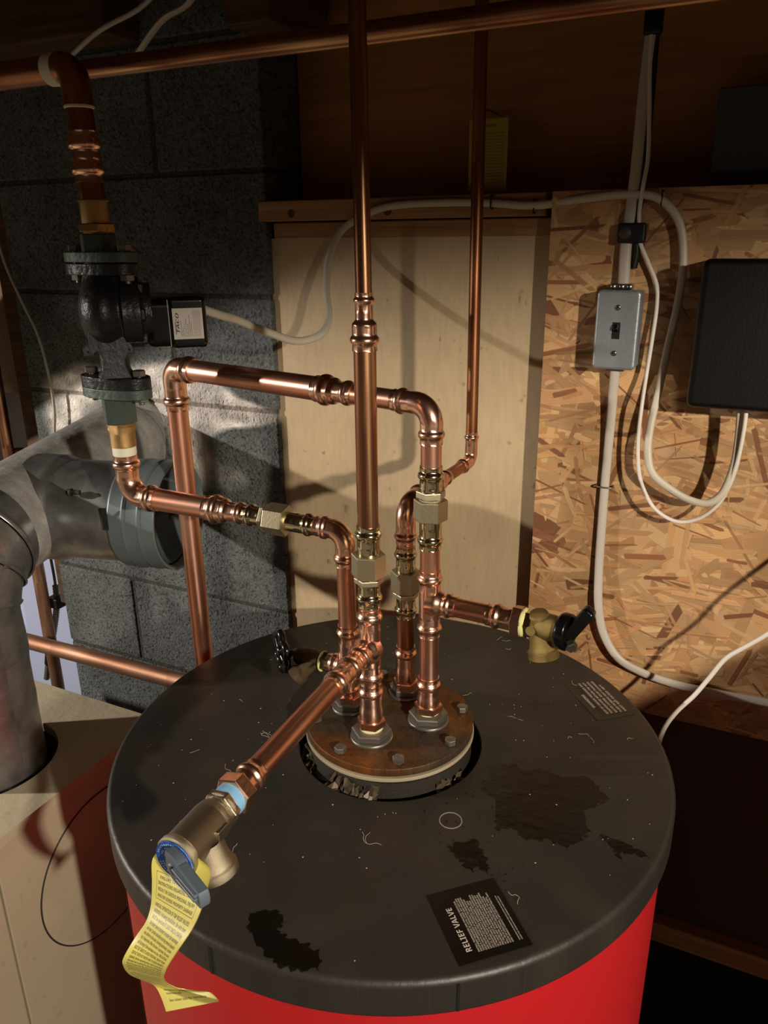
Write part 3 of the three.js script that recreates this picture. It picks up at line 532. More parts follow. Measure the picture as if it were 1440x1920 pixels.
{
  const L = [[-0.0183, 1.3325, 0.3535], [-0.0274, 1.3193, 0.3550], [-0.0236, 1.3046, 0.3620], [-0.0189, 1.2946, 0.3700], [-0.017, 1.288, 0.378], [-0.022, 1.278, 0.384], [-0.025, 1.270, 0.392], [-0.029, 1.261, 0.394], [-0.034, 1.248, 0.390], [-0.043, 1.222, 0.378], [-0.045, 1.202, 0.366], [-0.037, 1.196, 0.362], [-0.027, 1.194, 0.366], [-0.017, 1.190, 0.372]];
  const Rt = [[0.0156, 1.3363, 0.3535], [0.0265, 1.3316, 0.3550], [0.0293, 1.3247, 0.3620], [0.0333, 1.3253, 0.3700], [0.034, 1.318, 0.378], [0.031, 1.308, 0.384], [0.025, 1.296, 0.392], [0.015, 1.278, 0.394], [0.007, 1.263, 0.390], [-0.008, 1.235, 0.378], [-0.015, 1.212, 0.366], [-0.001, 1.207, 0.362], [0.023, 1.225, 0.366], [0.037, 1.230, 0.372]];
    const n = 90, A = smoothCurve(L, n), B = smoothCurve(Rt, n), pos = [], uv = [], idx = [], K = 8;
  for (const s of [0, 1]) for (let i = 0; i <= n; i++) for (let k = 0; k <= K; k++) {
    const q = A[i].clone().lerp(B[i], k / K), t = A[Math.min(n, i + 1)].clone().sub(A[Math.max(0, i - 1)]), w = B[i].clone().sub(A[i]), N = w.cross(t).normalize().multiplyScalar(s ? 0.0003 : -0.0003);
    pos.push(q.x + N.x, q.y + N.y, q.z + N.z); uv.push(k / K, 1 - i / n);
  }
  const W = K + 1, off = (n + 1) * W;
  for (let i = 0; i < n; i++) for (let k = 0; k < K; k++) { const a = i * W + k; idx.push(a, a + W, a + 1, a + 1, a + W, a + W + 1); idx.push(off + a, off + a + 1, off + a + W, off + a + 1, off + a + W + 1, off + a + W); }
  for (let i = 0; i < n; i++) for (const k of [0, K]) { const a = i * W + k; idx.push(a, off + a, a + W, a + W, off + a, off + a + W); }
  const g = new THREE.BufferGeometry(); g.setAttribute('position', new THREE.Float32BufferAttribute(pos, 3)); g.setAttribute('uv', new THREE.Float32BufferAttribute(uv, 2)); g.setIndex(idx); g.computeVertexNormals();
  const body = ['ANNUAL OPERATION OF T&P RELIEF VALVES:', 'WARNING: Following installation, the valve lever', 'MUST be operated AT LEAST ONCE A YEAR by', 'the heater owner/consumer to ensure that waterways', 'are clear. Certain naturally occurring mineral deposits', 'may adhere to the valve, blocking waterways, render-', 'ing it inoperative. When the lever is operated, the valve', 'will discharge if the waterways are clear. PRECAUTIONS', 'MUST BE TAKEN TO AVOID PERSONAL INJURY FROM', 'CONTACT WITH HOT WATER AND TO AVOID PROPERTY', 'DAMAGE. Before operating lever, check to see that a', 'discharge line is connected to this valve, directing the', 'flow of hot water from the valve to a proper place of', 'disposal. If water does not flow when the lever is opera-', 'ted, replacement of the valve is required. TURN', 'THE WATER HEATER OFF (see instruction manual)', 'AND CALL A PLUMBER IMMEDIATELY.', '', '         REINSPECTION OF T&P RELIEF VALVES:', 'WARNING: Temperature and Pressure Relief Valves', 'should be inspected and replaced, if necessary, AT', 'LEAST ONCE EVERY TWO TO FOUR YEARS by a', 'licensed plumbing contractor to ensure that the', 'product has not been affected by corrosive water', 'conditions and that the valve and discharge line', 'have not been altered or tampered with. Certain', 'conditions may corrode the valve or its parts', 'over time, rendering the valve inoperative.'];
  const tex = canvasTex(640, 2048, (c, w, h) => {
    c.fillStyle = '#dcd26c'; c.fillRect(0, 0, w, h); c.fillStyle = '#14130a'; c.strokeStyle = '#14130a'; c.lineWidth = 3; c.strokeRect(66, 236, 520, 190);
    c.textAlign = 'center'; c.font = 'bold 33px sans-serif'; textLines(c, ['FAILURE TO FOLLOW THESE', 'INSTRUCTIONS REGARDING CARE CAN', 'RESULT IN SERIOUS PERSONAL INJURY', 'AND/OR SEVERE PROPERTY DAMAGE'], 326, 284, 42, 480);
    c.textAlign = 'left'; c.font = 'bold 38px sans-serif'; body.forEach((s, i) => c.fillText(s, 66, 480 + i * 43, 520));
    c.font = 'bold 52px serif'; c.fillText('WATTS', 150, 1800); c.font = 'bold 30px sans-serif'; c.fillText('AUTOMATIC TEMPERATURE RELIEF', 90, 1860, 470); c.fillText('TEMPERATURE', 90, 1905); c.font = 'bold 34px serif'; c.fillText('See other side for Warnings', 90, 1975, 470);
  });
  const m = new THREE.Mesh(g, new THREE.MeshStandardMaterial({ map: tex, roughness: 0.42, side: THREE.DoubleSide })); m.name = 'paper_tag';
  m.userData = { label: 'curled yellow instruction tag with black print hanging over the red tank', category: 'tag' }; scene.add(m);
}
// ------------------------------------------------------------------ drain valves
{
  const d = V(0.985, 0, 0.04).normalize(), b0 = V(0.0434 + 0.1035, 1.3815, -0.0068), b = (s) => b0.clone().addScaledVector(d, s);
  const t = thing('drain_valve', 'brass drain valve with a black ribbed knob at the right end of a copper branch', 'valve', b0.toArray()); t.scale.setScalar(1.14);
  part(t, 'sealant', turned(b(-0.001), d, [[0, 0.010], [0.0015, 0.0138], [0.004, 0.0128], [0.0055, 0.010]], 32), M.tapeYellow);
  part(t, 'inlet_nut', hex(b(0.003), d, 0.008, 0.0215, 0.3, 0.0012), M.brass);
  part(t, 'valve_body', mergeGeometries([
    turned(b(0.010), d, [[0, 0.008], [0.003, 0.0092], [0.006, 0.0118], [0.013, 0.0125], [0.020, 0.0118], [0.024, 0.0105], [0.028, 0.0105]], 40),
    turned(b(0.016).add(V(0, 0.004, 0)), V(-0.1, 0.8, 0.15), [[0, 0.009], [0.007, 0.009], [0.009, 0.008], [0.0095, 0]], 32),
    turned(b(0.016).add(V(0, -0.004, 0)), V(0.25, -0.95, 0.12), [[0, 0.0105], [0.010, 0.0102], [0.018, 0.0118], [0.019, 0.0138], [0.0205, 0.0128], [0.022, 0.0138], [0.0235, 0.0128], [0.025, 0.0138], [0.027, 0.0132], [0.027, 0.010], [0.018, 0.009]], 40),
    turned(b(0.013).add(V(-0.002, -0.001, 0.0118)), V(0, 0, 1), [[0, 0.0045], [0.0008, 0.0045], [0.001, 0.0038], [0.0006, 0.003], [0.0006, 0]], 24),
  ]), M.brassValve);
  const kd = V(0.97, 0.02, 0.22).normalize(), k = b(0.0345);
  const knob = part(t, 'knob', mergeGeometries([
    turned(k, kd, [[0, 0.010], [0, 0.0155], [0.002, 0.0165], [0.008, 0.0165], [0.010, 0.0150], [0.010, 0]], 40).ni(),
    new RoundedBoxGeometry(0.0115, 0.046, 0.0135, 3, 0.004).rotateZ(-0.55).translate(k.x + 0.0135, k.y + 0.0065, k.z + 0.002).ni(),
  ]), M.gloss);
  const ribs = []; for (let i = -3; i <= 3; i++) ribs.push(box(-0.0006, 0.0006, -0.021, 0.021, 0.0055, 0.0076).translate(i * 0.0014, 0, 0).rotateZ(-0.55).translate(k.x + 0.0135, k.y + 0.0065, k.z + 0.002));
  part(knob, 'grip_ribs', mergeGeometries(ribs), M.gloss);
  part(t, 'knob_screw', hex(k.clone().addScaledVector(kd, 0.0145).add(V(-0.004, -0.007, 0.005)), V(0.6, -0.2, 0.8), 0.007, 0.009, 0, 0.001), M.darkIron);
}
{
  const y = 1.2845, z = 0.003, b = (X) => V(X, y, z), d = V(-1, 0, 0);
  const t = thing('drain_valve', 'dark brass drain valve with a black handwheel low at the left of the risers', 'valve', [-0.075, y, z]);
  part(t, 'sealant', turned(b(-0.0835), d, [[0, 0.008], [0.001, 0.0125], [0.0022, 0.0118], [0.003, 0.008]], 32), M.tapeYellow);
  part(t, 'inlet_nut', hex(b(-0.0745), d, 0.0095, 0.020, 0.2, 0.001), M.bronzeDark);
  part(t, 'valve_body', mergeGeometries([
    turned(b(-0.086), d, [[0, 0.009], [0.004, 0.0085], [0.008, 0.0118], [0.018, 0.0122], [0.024, 0.0105], [0.030, 0.0110], [0.036, 0.0085], [0.040, 0.005], [0.056, 0.0045]], 40),
    turned(V(-0.096, y - 0.002, z + 0.003), V(-0.55, -0.62, 0.55), [[0, 0.0095], [0.012, 0.0092], [0.018, 0.0110], [0.020, 0.0132], [0.028, 0.0136], [0.029, 0.0125], [0.029, 0.0095], [0.018, 0.009]], 40),
  ]), M.bronzeDark);
  const w = new THREE.Group(); const ring = [];
  const P = []; for (let i = 0; i <= 96; i++) { const a = i / 96 * Math.PI * 2, r = 0.0215 + 0.0028 * Math.cos(6 * a); P.push(V(0, Math.cos(a) * r, Math.sin(a) * r)); }
  ring.push(tube(P, 0.0048, { seg: 14, cap: false }));
  for (let k = 0; k < 3; k++) { const a = k / 3 * Math.PI; ring.push(tube([V(0, Math.cos(a) * 0.02, Math.sin(a) * 0.02), V(-0.002, 0, 0), V(0, -Math.cos(a) * 0.02, -Math.sin(a) * 0.02)], 0.0036, { seg: 10 })); }
  ring.push(turned(V(0.006, 0, 0), d, [[0, 0.006], [0.008, 0.008], [0.012, 0.006], [0.013, 0]], 24));
  part(t, 'handwheel', mergeGeometries(ring.map((g) => g.ni())).rotateY(0.85).translate(-0.139, y + 0.002, z + 0.004), M.gloss);
}
// ------------------------------------------------------------------ circulation pump and the pipes over it
{
  const t = thing('circulation_pump', 'black cast iron circulator pump with a boxy motor on the left copper run', 'pump', [RX, 1.5725, 0.002]);
  const C = V(RX, 1.672, 0.004), len = (x, y, z) => Math.hypot(x, y, z);
  const smin = (a, b, k) => { const h = clamp(0.5 + 0.5 * (b - a) / k); return b + (a - b) * h - k * h * (1 - h); };
  const sdf = (x, y, z) => {
    const X = x - C.x, Y = y - C.y, Z = z - C.z;
    const ell = (ax, ay, az, rx, ry, rz) => { const k0 = len((X - ax) / rx, (Y - ay) / ry, (Z - az) / rz), k1 = len((X - ax) / rx / rx, (Y - ay) / ry / ry, (Z - az) / rz / rz); return k0 * (k0 - 1) / (k1 + 1e-9); };
    let d = ell(-0.003, 0.004, 0.004, 0.027, 0.039, 0.040);
    const disc = Math.max(Math.hypot(Y - 0.001, Z) - 0.037, Math.abs(X - 0.028) - 0.007) - 0.003; d = smin(d, disc, 0.010);
    const flat = Math.max(Math.hypot(Y - 0.001, Z) - 0.031, Math.abs(X - 0.040) - 0.008) - 0.002; d = smin(d, flat, 0.006);
    const neckU = Math.max(Math.hypot(X, Z) - 0.0205, Math.abs(Y - 0.038) - 0.012); d = smin(d, neckU, 0.012);
    const rl = 0.0165 + 0.010 * sstep(-0.045, -0.02, Y) + 0.005 * sstep(-0.06, -0.072, Y), neckL = Math.max(Math.hypot(X - 0.002, Z + 0.002) - rl, Math.abs(Y + 0.045) - 0.030); d = smin(d, neckL, 0.010);
    return d;
  };
  const half = 0.078, mc = new MarchingCubes(110, M.castBlack, false, false, 200000), N = 110;
  for (let k = 0; k < N; k++) for (let j = 0; j < N; j++) for (let i = 0; i < N; i++) mc.field[i + j * N + k * N * N] = -sdf(C.x + (i - N / 2) / (N / 2) * half, C.y + (j - N / 2) / (N / 2) * half, C.z + (k - N / 2) / (N / 2) * half);
  mc.isolation = 0; mc.update();
  const g = new THREE.BufferGeometry(), P = new Float32Array(mc.count * 3), U = new Float32Array(mc.count * 2), Nn = new Float32Array(mc.count * 3);
  for (let i = 0; i < mc.count; i++) { for (let c = 0; c < 3; c++) P[i * 3 + c] = mc.positionArray[i * 3 + c] * half + C.getComponent(c); U[i * 2] = P[i * 3] + P[i * 3 + 2]; U[i * 2 + 1] = P[i * 3 + 1]; const e = 0.0006, x = P[i * 3], y = P[i * 3 + 1], z = P[i * 3 + 2], v = V(sdf(x + e, y, z) - sdf(x - e, y, z), sdf(x, y + e, z) - sdf(x, y - e, z), sdf(x, y, z + e) - sdf(x, y, z - e)).normalize(); Nn.set([v.x, v.y, v.z], i * 3); }
  g.setAttribute('position', new THREE.BufferAttribute(P, 3)); g.setAttribute('normal', new THREE.BufferAttribute(Nn, 3)); g.setAttribute('uv', new THREE.BufferAttribute(U, 2));
  const TURN = 0.72, swing = (q) => q.clone().translate(-RX, 0, -0.002).rotateY(TURN).translate(RX, 0, 0.002);
  part(t, 'volute', swing(g), M.castBlack);
  // front web with two drilled ears
  const s = new THREE.Shape(); [[-0.022, 0.014], [-0.023, 0.002], [-0.030, -0.004], [-0.029, -0.011], [-0.022, -0.011], [-0.017, -0.005], [-0.0115, -0.010], [-0.0105, -0.018], [-0.012, -0.030], [-0.016, -0.038], [0.016, -0.038], [0.011, -0.026], [0.011, -0.018], [0.015, -0.011], [0.021, -0.010], [0.0215, -0.004], [0.018, 0.002], [0.019, 0.014]].forEach(([a, b], i) => s[i ? 'lineTo' : 'moveTo'](a, b)); s.closePath();
  for (const [hx, hy] of [[-0.0262, -0.0075], [0.0182, -0.0066]]) { const h = new THREE.Path(); h.absarc(hx, hy, 0.0018, 0, Math.PI * 2); s.holes.push(h); }
  part(t, 'web', swing(new THREE.ExtrudeGeometry(s, { depth: 0.009, bevelEnabled: true, bevelThickness: 0.0012, bevelSize: 0.0012, bevelSegments: 2, curveSegments: 10 }).translate(RX + 0.002, 1.641, 0.020)), M.castWeb);
  const ar = new THREE.Shape(); [[-0.003, 0.016], [0.005, 0.016], [0.001, 0.002], [0.0035, 0.002], [-0.002, -0.014], [-0.002, -0.002], [-0.004, -0.002]].forEach(([a, b], i) => ar[i ? 'lineTo' : 'moveTo'](a, b));
  part(t, 'flow_arrow', swing(new THREE.ExtrudeGeometry(ar, { depth: 0.003, bevelEnabled: false }).rotateY(-0.35).translate(RX - 0.015, 1.680, 0.0345)), M.black);
  // mounting lugs on the housing
  for (const [yy, zz] of [[1.700, 0.020], [1.673, 0.032], [1.646, 0.022]]) part(t, 'housing_lug', swing(box(RX + 0.019, RX + 0.043, yy - 0.007, yy + 0.007, zz - 0.016, zz + 0.008, 0.003)), M.castBlack);
  // two bolted oval flanges: black iron on the pump, green iron on the pipes
  const oval = (y0, h, rx, rz) => { const e = new THREE.Shape(), n = 64; for (let i = 0; i < n; i++) { const a = i / n * Math.PI * 2, c = Math.cos(a), q = Math.sin(a), X = Math.sign(c) * Math.pow(Math.abs(c), 0.82) * rx, Z = Math.sign(q) * Math.pow(Math.abs(q), 1.0) * rz; e[i ? 'lineTo' : 'moveTo'](X, Z); } for (const sx of [-1, 1]) { const hh = new THREE.Path(); hh.absarc(sx * 0.0365, 0, 0.0042, 0, Math.PI * 2); e.holes.push(hh); } return new THREE.ExtrudeGeometry(e, { depth: h - 0.002, bevelEnabled: true, bevelThickness: 0.001, bevelSize: 0.001, bevelSegments: 2 }).rotateX(-Math.PI / 2).translate(RX, y0 + 0.001, 0.002); };
  const up = part(t, 'flange', oval(1.7155, 0.0125, 0.0475, 0.0225), M.castBlack), lo = part(t, 'flange', oval(1.5885, 0.0135, 0.0475, 0.0225), M.castBlack);
  for (const [f, y0, y1, hd] of [[up, 1.706, 1.7465, 1], [lo, 1.570, 1.609, 1]]) for (const sx of [-1, 1]) {
    const bx = RX + sx * 0.0365, th = []; for (let y = y0; y < y1; y += 0.0012) th.push([y - y0, 0.0038], [y - y0 + 0.0006, 0.0032]);
    part(f, 'bolt', mergeGeometries([turned(V(bx, y0, 0.002), V(0, 1, 0), [[0, 0], ...th, [y1 - y0, 0]], 16).ni(), hex(V(bx, y1 - 0.006, 0.002), V(0, 1, 0), 0.007, 0.0138, 0.4, 0.0007).ni(), hex(V(bx, y0 + 0.003, 0.002), V(0, 1, 0), 0.008, 0.0138, 0.1, 0.0007).ni()]), M.zinc);
  }
  const gl = (name, y0, h, hy, hh) => { const f = part(t, name, oval(y0, h, 0.0475, 0.0225), M.castGreen, 'greenish iron flange'); part(f, 'flange_hex', hex(V(RX, hy, 0.002), V(0, 1, 0), hh, 0.0345, 0.42, 0.0015, 6), M.castGreen); };
  gl('pipe_flange', 1.729, 0.011, 1.739, 0.020); gl('pipe_flange', 1.577, 0.0115, 1.5455, 0.032);
  for (const gy of [1.7275, 1.5880]) part(t, 'flange_gasket', turned(V(RX, gy, 0.002), V(0, 1, 0), [[0, 0.019], [0.0016, 0.019]]), M.black);
  // motor and capacitor box
  const mt = part(t, 'motor_housing', swing(new RoundedBoxGeometry(0.036, 0.055, 0.058, 5, 0.010).translate(RX + 0.058, 1.6620, 0.002)), M.gloss);
  const mb = part(t, 'terminal_box', swing(new RoundedBoxGeometry(0.043, 0.058, 0.060, 5, 0.006).translate(RX + 0.0880, 1.6620, 0.002)), M.gloss);
  part(mt, 'box_seam', swing(box(RX + 0.0668, RX + 0.0676, 1.636, 1.688, 0.0310, 0.0325)), M.steel);
  const tex = canvasTex(512, 448, (c) => {
    c.fillStyle = '#b9b2aa'; c.fillRect(0, 0, 512, 448); c.save(); c.translate(0, 448); c.rotate(-Math.PI / 2); // rotated print: x runs up the label
    c.fillStyle = '#17150f'; c.font = 'italic bold 92px sans-serif'; c.save(); c.translate(80, 104); c.scale(1.25, 0.8); c.fillText('TACO', 0, 0); c.restore(); c.fillRect(72, 34, 190, 8); c.fillRect(72, 48, 170, 5);
    c.font = 'bold 19px sans-serif'; ['CARTRIDGE CIRCULATOR', 'MODEL  007-F5', 'VOLTS 115   Hz 60   Ph 1', 'HP 1/25  Amps .71  RPM 3250', 'Thermally Protected', 'MAX. WORKING PRESSURE 125 PSI', 'FOR INDOOR USE ONLY'].forEach((s2, i) => c.fillText(s2, 36, 142 + i * 29, 380));
    c.fillStyle = '#6e6760'; c.font = 'bold 12px sans-serif'; for (let i = 0; i < 9; i++) c.fillText('INSTRUCTIONS: CONNECT PER LOCAL ELECTRICAL CODE, USE COPPER CONDUCTORS', 36, 350 + i * 15, 380);
    c.restore();
  });
  const lg = new THREE.BoxGeometry(0.0335, 0.0345, 0.0006); lg.translate(RX + 0.0880, 1.6610, 0.0322); part(mb, 'rating_label', swing(lg), std(0xffffff, 0.5, 0.2, { map: tex }), 'silver rating label with rotated black print');
}
{
  const t = thing('copper_pump_pipe', 'tarnished copper riser from the pump to an elbow under the ceiling', 'pipe', [RX, 1.759, 0.002]);
  const x = (y) => RX - 0.004 * (y - 1.76) / 0.16, p = (y) => V(x(y), y, 0.002);
  part(t, 'threaded_adapter', mergeGeometries([hex(p(1.7605), V(0, 1, 0), 0.009, 0.036, 0.3, 0.001).ni(), turned(p(1.756), V(0, 1, 0), [[0, 0.0145], [0.006, 0.015], [0.013, 0.0152], [0.0355, 0.0152], [0.0365, 0.0165], [0.038, 0.0152]], 40).ni()]), M.brassOld);
  part(t, 'pipe', straight(p(1.79), p(1.86), R4), M.dullCopper);
  part(t, 'coupling', coupling(p(1.8115), p(1.8615), R4 * 1.02), M.fitting);
  part(t, 'pipe', straight(p(1.85), p(1.90), R4 * 1.04), M.dullCopper);
  part(t, 'solder_ring', turned(p(1.883), V(0, 1, 0), [[0, 0.0142], [0.001, 0.0157], [0.003, 0.0155], [0.004, 0.0142]], 32), M.tapeWhite);
  part(t, 'elbow', tube(elbowPts(V(-0.386, 1.9225, 0.002), p(1.9225), p(1.884), 0.017), 0.0155, { seg: 36 }), M.dullCopper);
  part(t, 'solder_band', turned(V(-0.376, 1.9225, 0.002), V(-1, 0, 0), [[0, 0.0156], [0.004, 0.0162], [0.014, 0.0160], [0.016, 0.0145]], 32), M.tapeWhite);
}
{
  const t = thing('ceiling_copper_pipe', 'long horizontal tarnished copper pipe crossing the top of the picture', 'pipe', [-0.32, 1.931, -0.05]);
  part(t, 'pipe', straight(V(-1.6, 1.931, -0.050), V(2.2, 1.931, -0.050), 0.0098), M.oldCopper);
  const u = thing('copper_stub_pipe', 'thick copper pipe running left from the elbow above the pump', 'pipe', [-0.38, 1.9225, 0.002]);
  part(u, 'pipe', straight(V(-0.38, 1.9225, 0.002), V(-1.9, 1.921, 0.002), 0.0138), M.dullCopper);
}
// ------------------------------------------------------------------ boiler, flue and draft regulator
const BX = -0.46, BY = 1.036;
{
  const mapB = dataTex(512, 512, (u, v) => { const g = 1 + 0.1 * (fbm(u * 6, v * 6, 4) - 0.5) - (fbm(u * 90, v * 90, 2) > 0.83 ? 0.06 : 0); return [170 * g, 160 * g, 136 * g]; });
  const enamel = std(0xffffff, 0.32, 0, { map: mapB }), dusty = std(0xffffff, 0.85, 0, { map: mapB, bumpMap: rep(grain, 8), bumpScale: 0.0012 });
  const t = thing('boiler', 'beige sheet metal boiler jacket standing left of the red tank', 'boiler', [-0.8, 0, 0.25]);
  part(t, 'side_panel', box(BX - 0.02, BX, 0.03, BY - 0.001, -0.095, 0.203, 0.002), enamel);
  part(t, 'front_corner_panel', box(BX - 0.02, BX + 0.002, 0.03, BY - 0.001, 0.2060, 0.66, 0.003), enamel);
  const top = new THREE.Shape(); top.moveTo(-1.2, -0.66); top.lineTo(BX, -0.66); top.lineTo(BX, 0.097); top.lineTo(-1.2, 0.097); top.closePath();
  const hole = new THREE.Path(); hole.absarc(-0.616, -0.085, 0.098, 0, Math.PI * 2); top.holes.push(hole);
  const tg = new THREE.ExtrudeGeometry(top, { depth: 0.012, bevelEnabled: true, bevelThickness: 0.002, bevelSize: 0.001, bevelSegments: 2, curveSegments: 48 }).rotateX(-Math.PI / 2).translate(0, BY - 0.0135, 0); uvBox(tg);
  part(t, 'top_panel', tg, dusty);
  part(t, 'back_panel', box(-1.2, BX - 0.02, 0.03, BY - 0.02, -0.095, -0.085), enamel);
  part(t, 'front_panel', box(-1.2, BX - 0.02, 0.03, BY - 0.02, 0.64, 0.66), enamel);
  part(t, 'left_panel', box(-1.21, -1.2, 0.03, BY - 0.02, -0.09, 0.65), enamel);
  part(t, 'base', box(-1.18, BX - 0.03, 0, 0.03, -0.08, 0.64), M.black);
  part(t, 'flue_collar', turned(V(-0.616, 0.93, 0.085), V(0, 1, 0), [[0, 0.086], [0.085, 0.086], [0.085, 0.090], [0, 0.090]], 64), M.darkIron);
  const k = part(t, 'knockout', new THREE.CylinderGeometry(0.119, 0.119, 0.0012, 96).rotateZ(Math.PI / 2).translate(BX + 0.0002, 0.868, 0.037), enamel, 'round knockout disc in the side panel');
  part(k, 'knockout_groove', new THREE.TorusGeometry(0.1198, 0.0013, 8, 96).rotateY(Math.PI / 2).translate(BX + 0.0004, 0.868, 0.037), std(0x2b261c, 0.7));
}
const galv = dataTex(512, 512, (u, v) => { const p = 16, a = tile(3, p)(u * p, v * p), b = tile(9, 64)(u * 64, v * 64), c = tile(14, 8)(u * 8, v * 8); const g = 172 + 26 * (a - 0.5) + 14 * (b - 0.5) + 30 * (c - 0.5); return [g, g * 1.0, g * 0.99]; }, { rep: [5, 5] });
const galvR = dataTex(256, 256, (u, v) => { const g = 105 + 70 * (tile(23, 8)(u * 8, v * 8) - 0.3); return [0, g, 0]; }, { srgb: false, rep: [3, 3] });
M.galv = std(0xffffff, 0.70, 0.78, { map: galv, roughnessMap: galvR });
M.dust = std(0xffffff, 0.8, 0.15, { map: galv, bumpMap: rep(grain, 5), bumpScale: 0.002 });
M.galv.vertexColors = M.dust.vertexColors = true;
function dusted(g, floor) { // dust lies on what faces up
  const p = g.attributes.position, n = g.attributes.normal, c = new Float32Array(p.count * 3);
  for (let i = 0; i < p.count; i++) { const f = fbm(p.getX(i) * 30 + 5, p.getZ(i) * 30 + p.getY(i) * 20, 4), d = Math.max(floor, sstep(0.1, 0.75, n.getY(i) + 0.5 * (f - 0.5))); c.set([0.55 + 0.42 * d, 0.57 + 0.33 * d, 0.58 + 0.22 * d], i * 3); }
  g.setAttribute('color', new THREE.BufferAttribute(c, 3)); return g;
}
M.galvBlue = std(0x6c777c, 0.42, 0.35);
{
  const Rd = 0.080, X = -0.616, Z = 0.085, Y = 1.350;
  const m = V(-0.240, 0.075, -0.967).normalize(), b = V(0.974, 0, -0.235).normalize();
  const t = thing('flue_pipe', 'galvanised flue pipe rising from the boiler and bending into the block chimney', 'pipe', [X, 0.95, Z]);
  const bend = 0.094, ctrl = V(X, Y, Z), e0 = V(X, Y - bend, Z), e1 = ctrl.clone().addScaledVector(m, bend);
  part(t, 'riser_pipe', dusted(tube(line(V(X, 0.935, Z), V(X, Y - bend - 0.05, Z), 0.01), (s, a, L) => Rd * (1 + 0.02 * gauss((L - s - 0.012) / 0.005) + 0.02 * gauss((s - 0.19) / 0.004)), { seg: 64, cap: false, uvR: 0.072 }), 0.35), M.galv);
  // adjustable elbow in four gores
  const ax = V(0, 1, 0).cross(m).normalize(), rad0 = bend / Math.tan(Math.acos(m.y) / 2), ctr = e0.clone().add(V(m.x, 0, m.z).normalize().multiplyScalar(rad0));
  const at = (th) => ctr.clone().add(e0.clone().sub(ctr).applyAxisAngle(ax, th)), tan = (th) => V(0, 1, 0).applyAxisAngle(ax, th);
  const turnAll = Math.acos(m.y), cuts = [0, 0.20, 0.53, 0.80, 1].map((k) => k * turnAll);
  for (let g = 0; g < 4; g++) {
    const th0 = cuts[g], th1 = cuts[g + 1], pts = []; for (let i = 0; i <= 12; i++) pts.push(at(clamp(th0 + (th1 - th0) * i / 12, -0.3, 1.6)));
    if (g === 0) pts.unshift(V(X, Y - bend - 0.052, Z)); 
    part(t, 'elbow_gore', dusted(tube(pts, (s, a, L) => Rd * (1.02 + 0.035 * gauss((s - 0.003) / 0.0024) - 0.022 * sstep(0.0, 1, s / L)), { seg: 64, cap: false, uvR: 0.072, up: [1, 0, 0] }), 0.1), M.galv);
  }
  const q = (s) => e1.clone().addScaledVector(m, s);
  part(t, 'main_pipe', dusted(tube(line(q(-0.006), q((e1.z + 0.405) / 0.974), 0.01), (s, a, L) => Rd * (1.0 + 0.02 * gauss((s - 0.006) / 0.003)), { seg: 64, cap: false, uvR: 0.072 }), 0.4), M.dust, 'dust covered run into the chimney');
  part(t, 'thimble_ring', dusted(turned(q((e1.z + 0.404) / 0.974), m.clone().negate(), [[0, 0.081], [0, 0.099], [0.006, 0.098], [0.010, 0.088], [0.012, 0.081]], 64), 0.4), M.dust);
  const o = q(0.098);
  part(t, 'branch_pipe', dusted(tube(line(o.clone().addScaledVector(b, 0.02), o.clone().addScaledVector(b, 0.19), 0.004), (s) => 0.0755 + 0.006 * (1 - sstep(0.04, 0.06, s)), { seg: 64, cap: false, uvR: 0.072 }), 0.1), M.galv);
  for (const [th, up] of [[0.55, 1], [1.0, 1]]) { const c = at(th), n = V(0.8, 0.5, 0.35).normalize(); part(t, 'sheet_screw', hex(c.clone().addScaledVector(V(1, 0, 0.1).normalize(), Rd * 1.01), V(1, 0, 0.1), 0.004, 0.007, 0, 0.0006), M.zinc); }
  // draft regulator on the branch
  const rg = thing('draft_regulator', 'round bluish grey draft regulator on the open end of the flue branch', 'damper', o.clone().addScaledVector(b, 0.15).toArray()), r0 = 0.176, r1 = 0.250, w = (s) => o.clone().addScaledVector(b, s);
  part(rg, 'ring', turned(w(r0), b, [[0.06, 0.0738], [0.003, 0.0738], [0, 0.0764], [0.001, 0.0806], [0.004, 0.0811], [0.022, 0.0811], [0.024, 0.0824], [0.027, 0.0824], [0.029, 0.0811], [0.046, 0.0811], [0.048, 0.0824], [0.051, 0.0824], [0.053, 0.0811], [0.072, 0.0816], [0.074, 0.0822], [0.074, 0.0775], [0.060, 0.0770]], 96), M.galvBlue);
  const gate = new THREE.CylinderGeometry(0.0690, 0.0690, 0.0016, 64); orient(gate, V(0, 0, 0), b); gate.applyQuaternion(new THREE.Quaternion().setFromAxisAngle(V(0, 1, 0), 0.55)); gate.translate(...w(0.200).toArray());
  const gt = part(rg, 'gate', gate, std(0x8e8a82, 0.5, 0.3));
  part(gt, 'balance_weight', orient(new THREE.CylinderGeometry(0.007, 0.007, 0.012, 20), w(0.205).add(V(0, -0.035, 0.01)), b), M.steel);
  part(rg, 'clamp_screw', mergeGeometries([turned(w(0.150).add(V(0, 0.050, 0.069)), V(-0.9, 0, 0.3), [[0, 0.0035], [0.012, 0.0035], [0.012, 0.0055], [0.016, 0.005], [0.016, 0]], 20)]), M.darkIron);
  part(rg, 'clamp_tab', box(-0.0035, 0.0035, -0.016, 0.016, -0.001, 0.001).rotateY(0.5).translate(...w(0.185).add(V(0.012, 0.018, 0.082)).toArray()), M.black);
  part(rg, 'pivot_clip', tube(smoothCurve([[0, 0, 0], [0.008, 0.006, 0], [0.014, 0, 0], [0.010, -0.010, 0], [0.002, -0.012, 0], [0, -0.02, 0]].map(([a, c, d]) => [w(r1).x + a + 0.006, w(r1).y + c + 0.024, w(r1).z + 0.03]), 24), 0.0016, { seg: 8 }), M.darkIron);
}
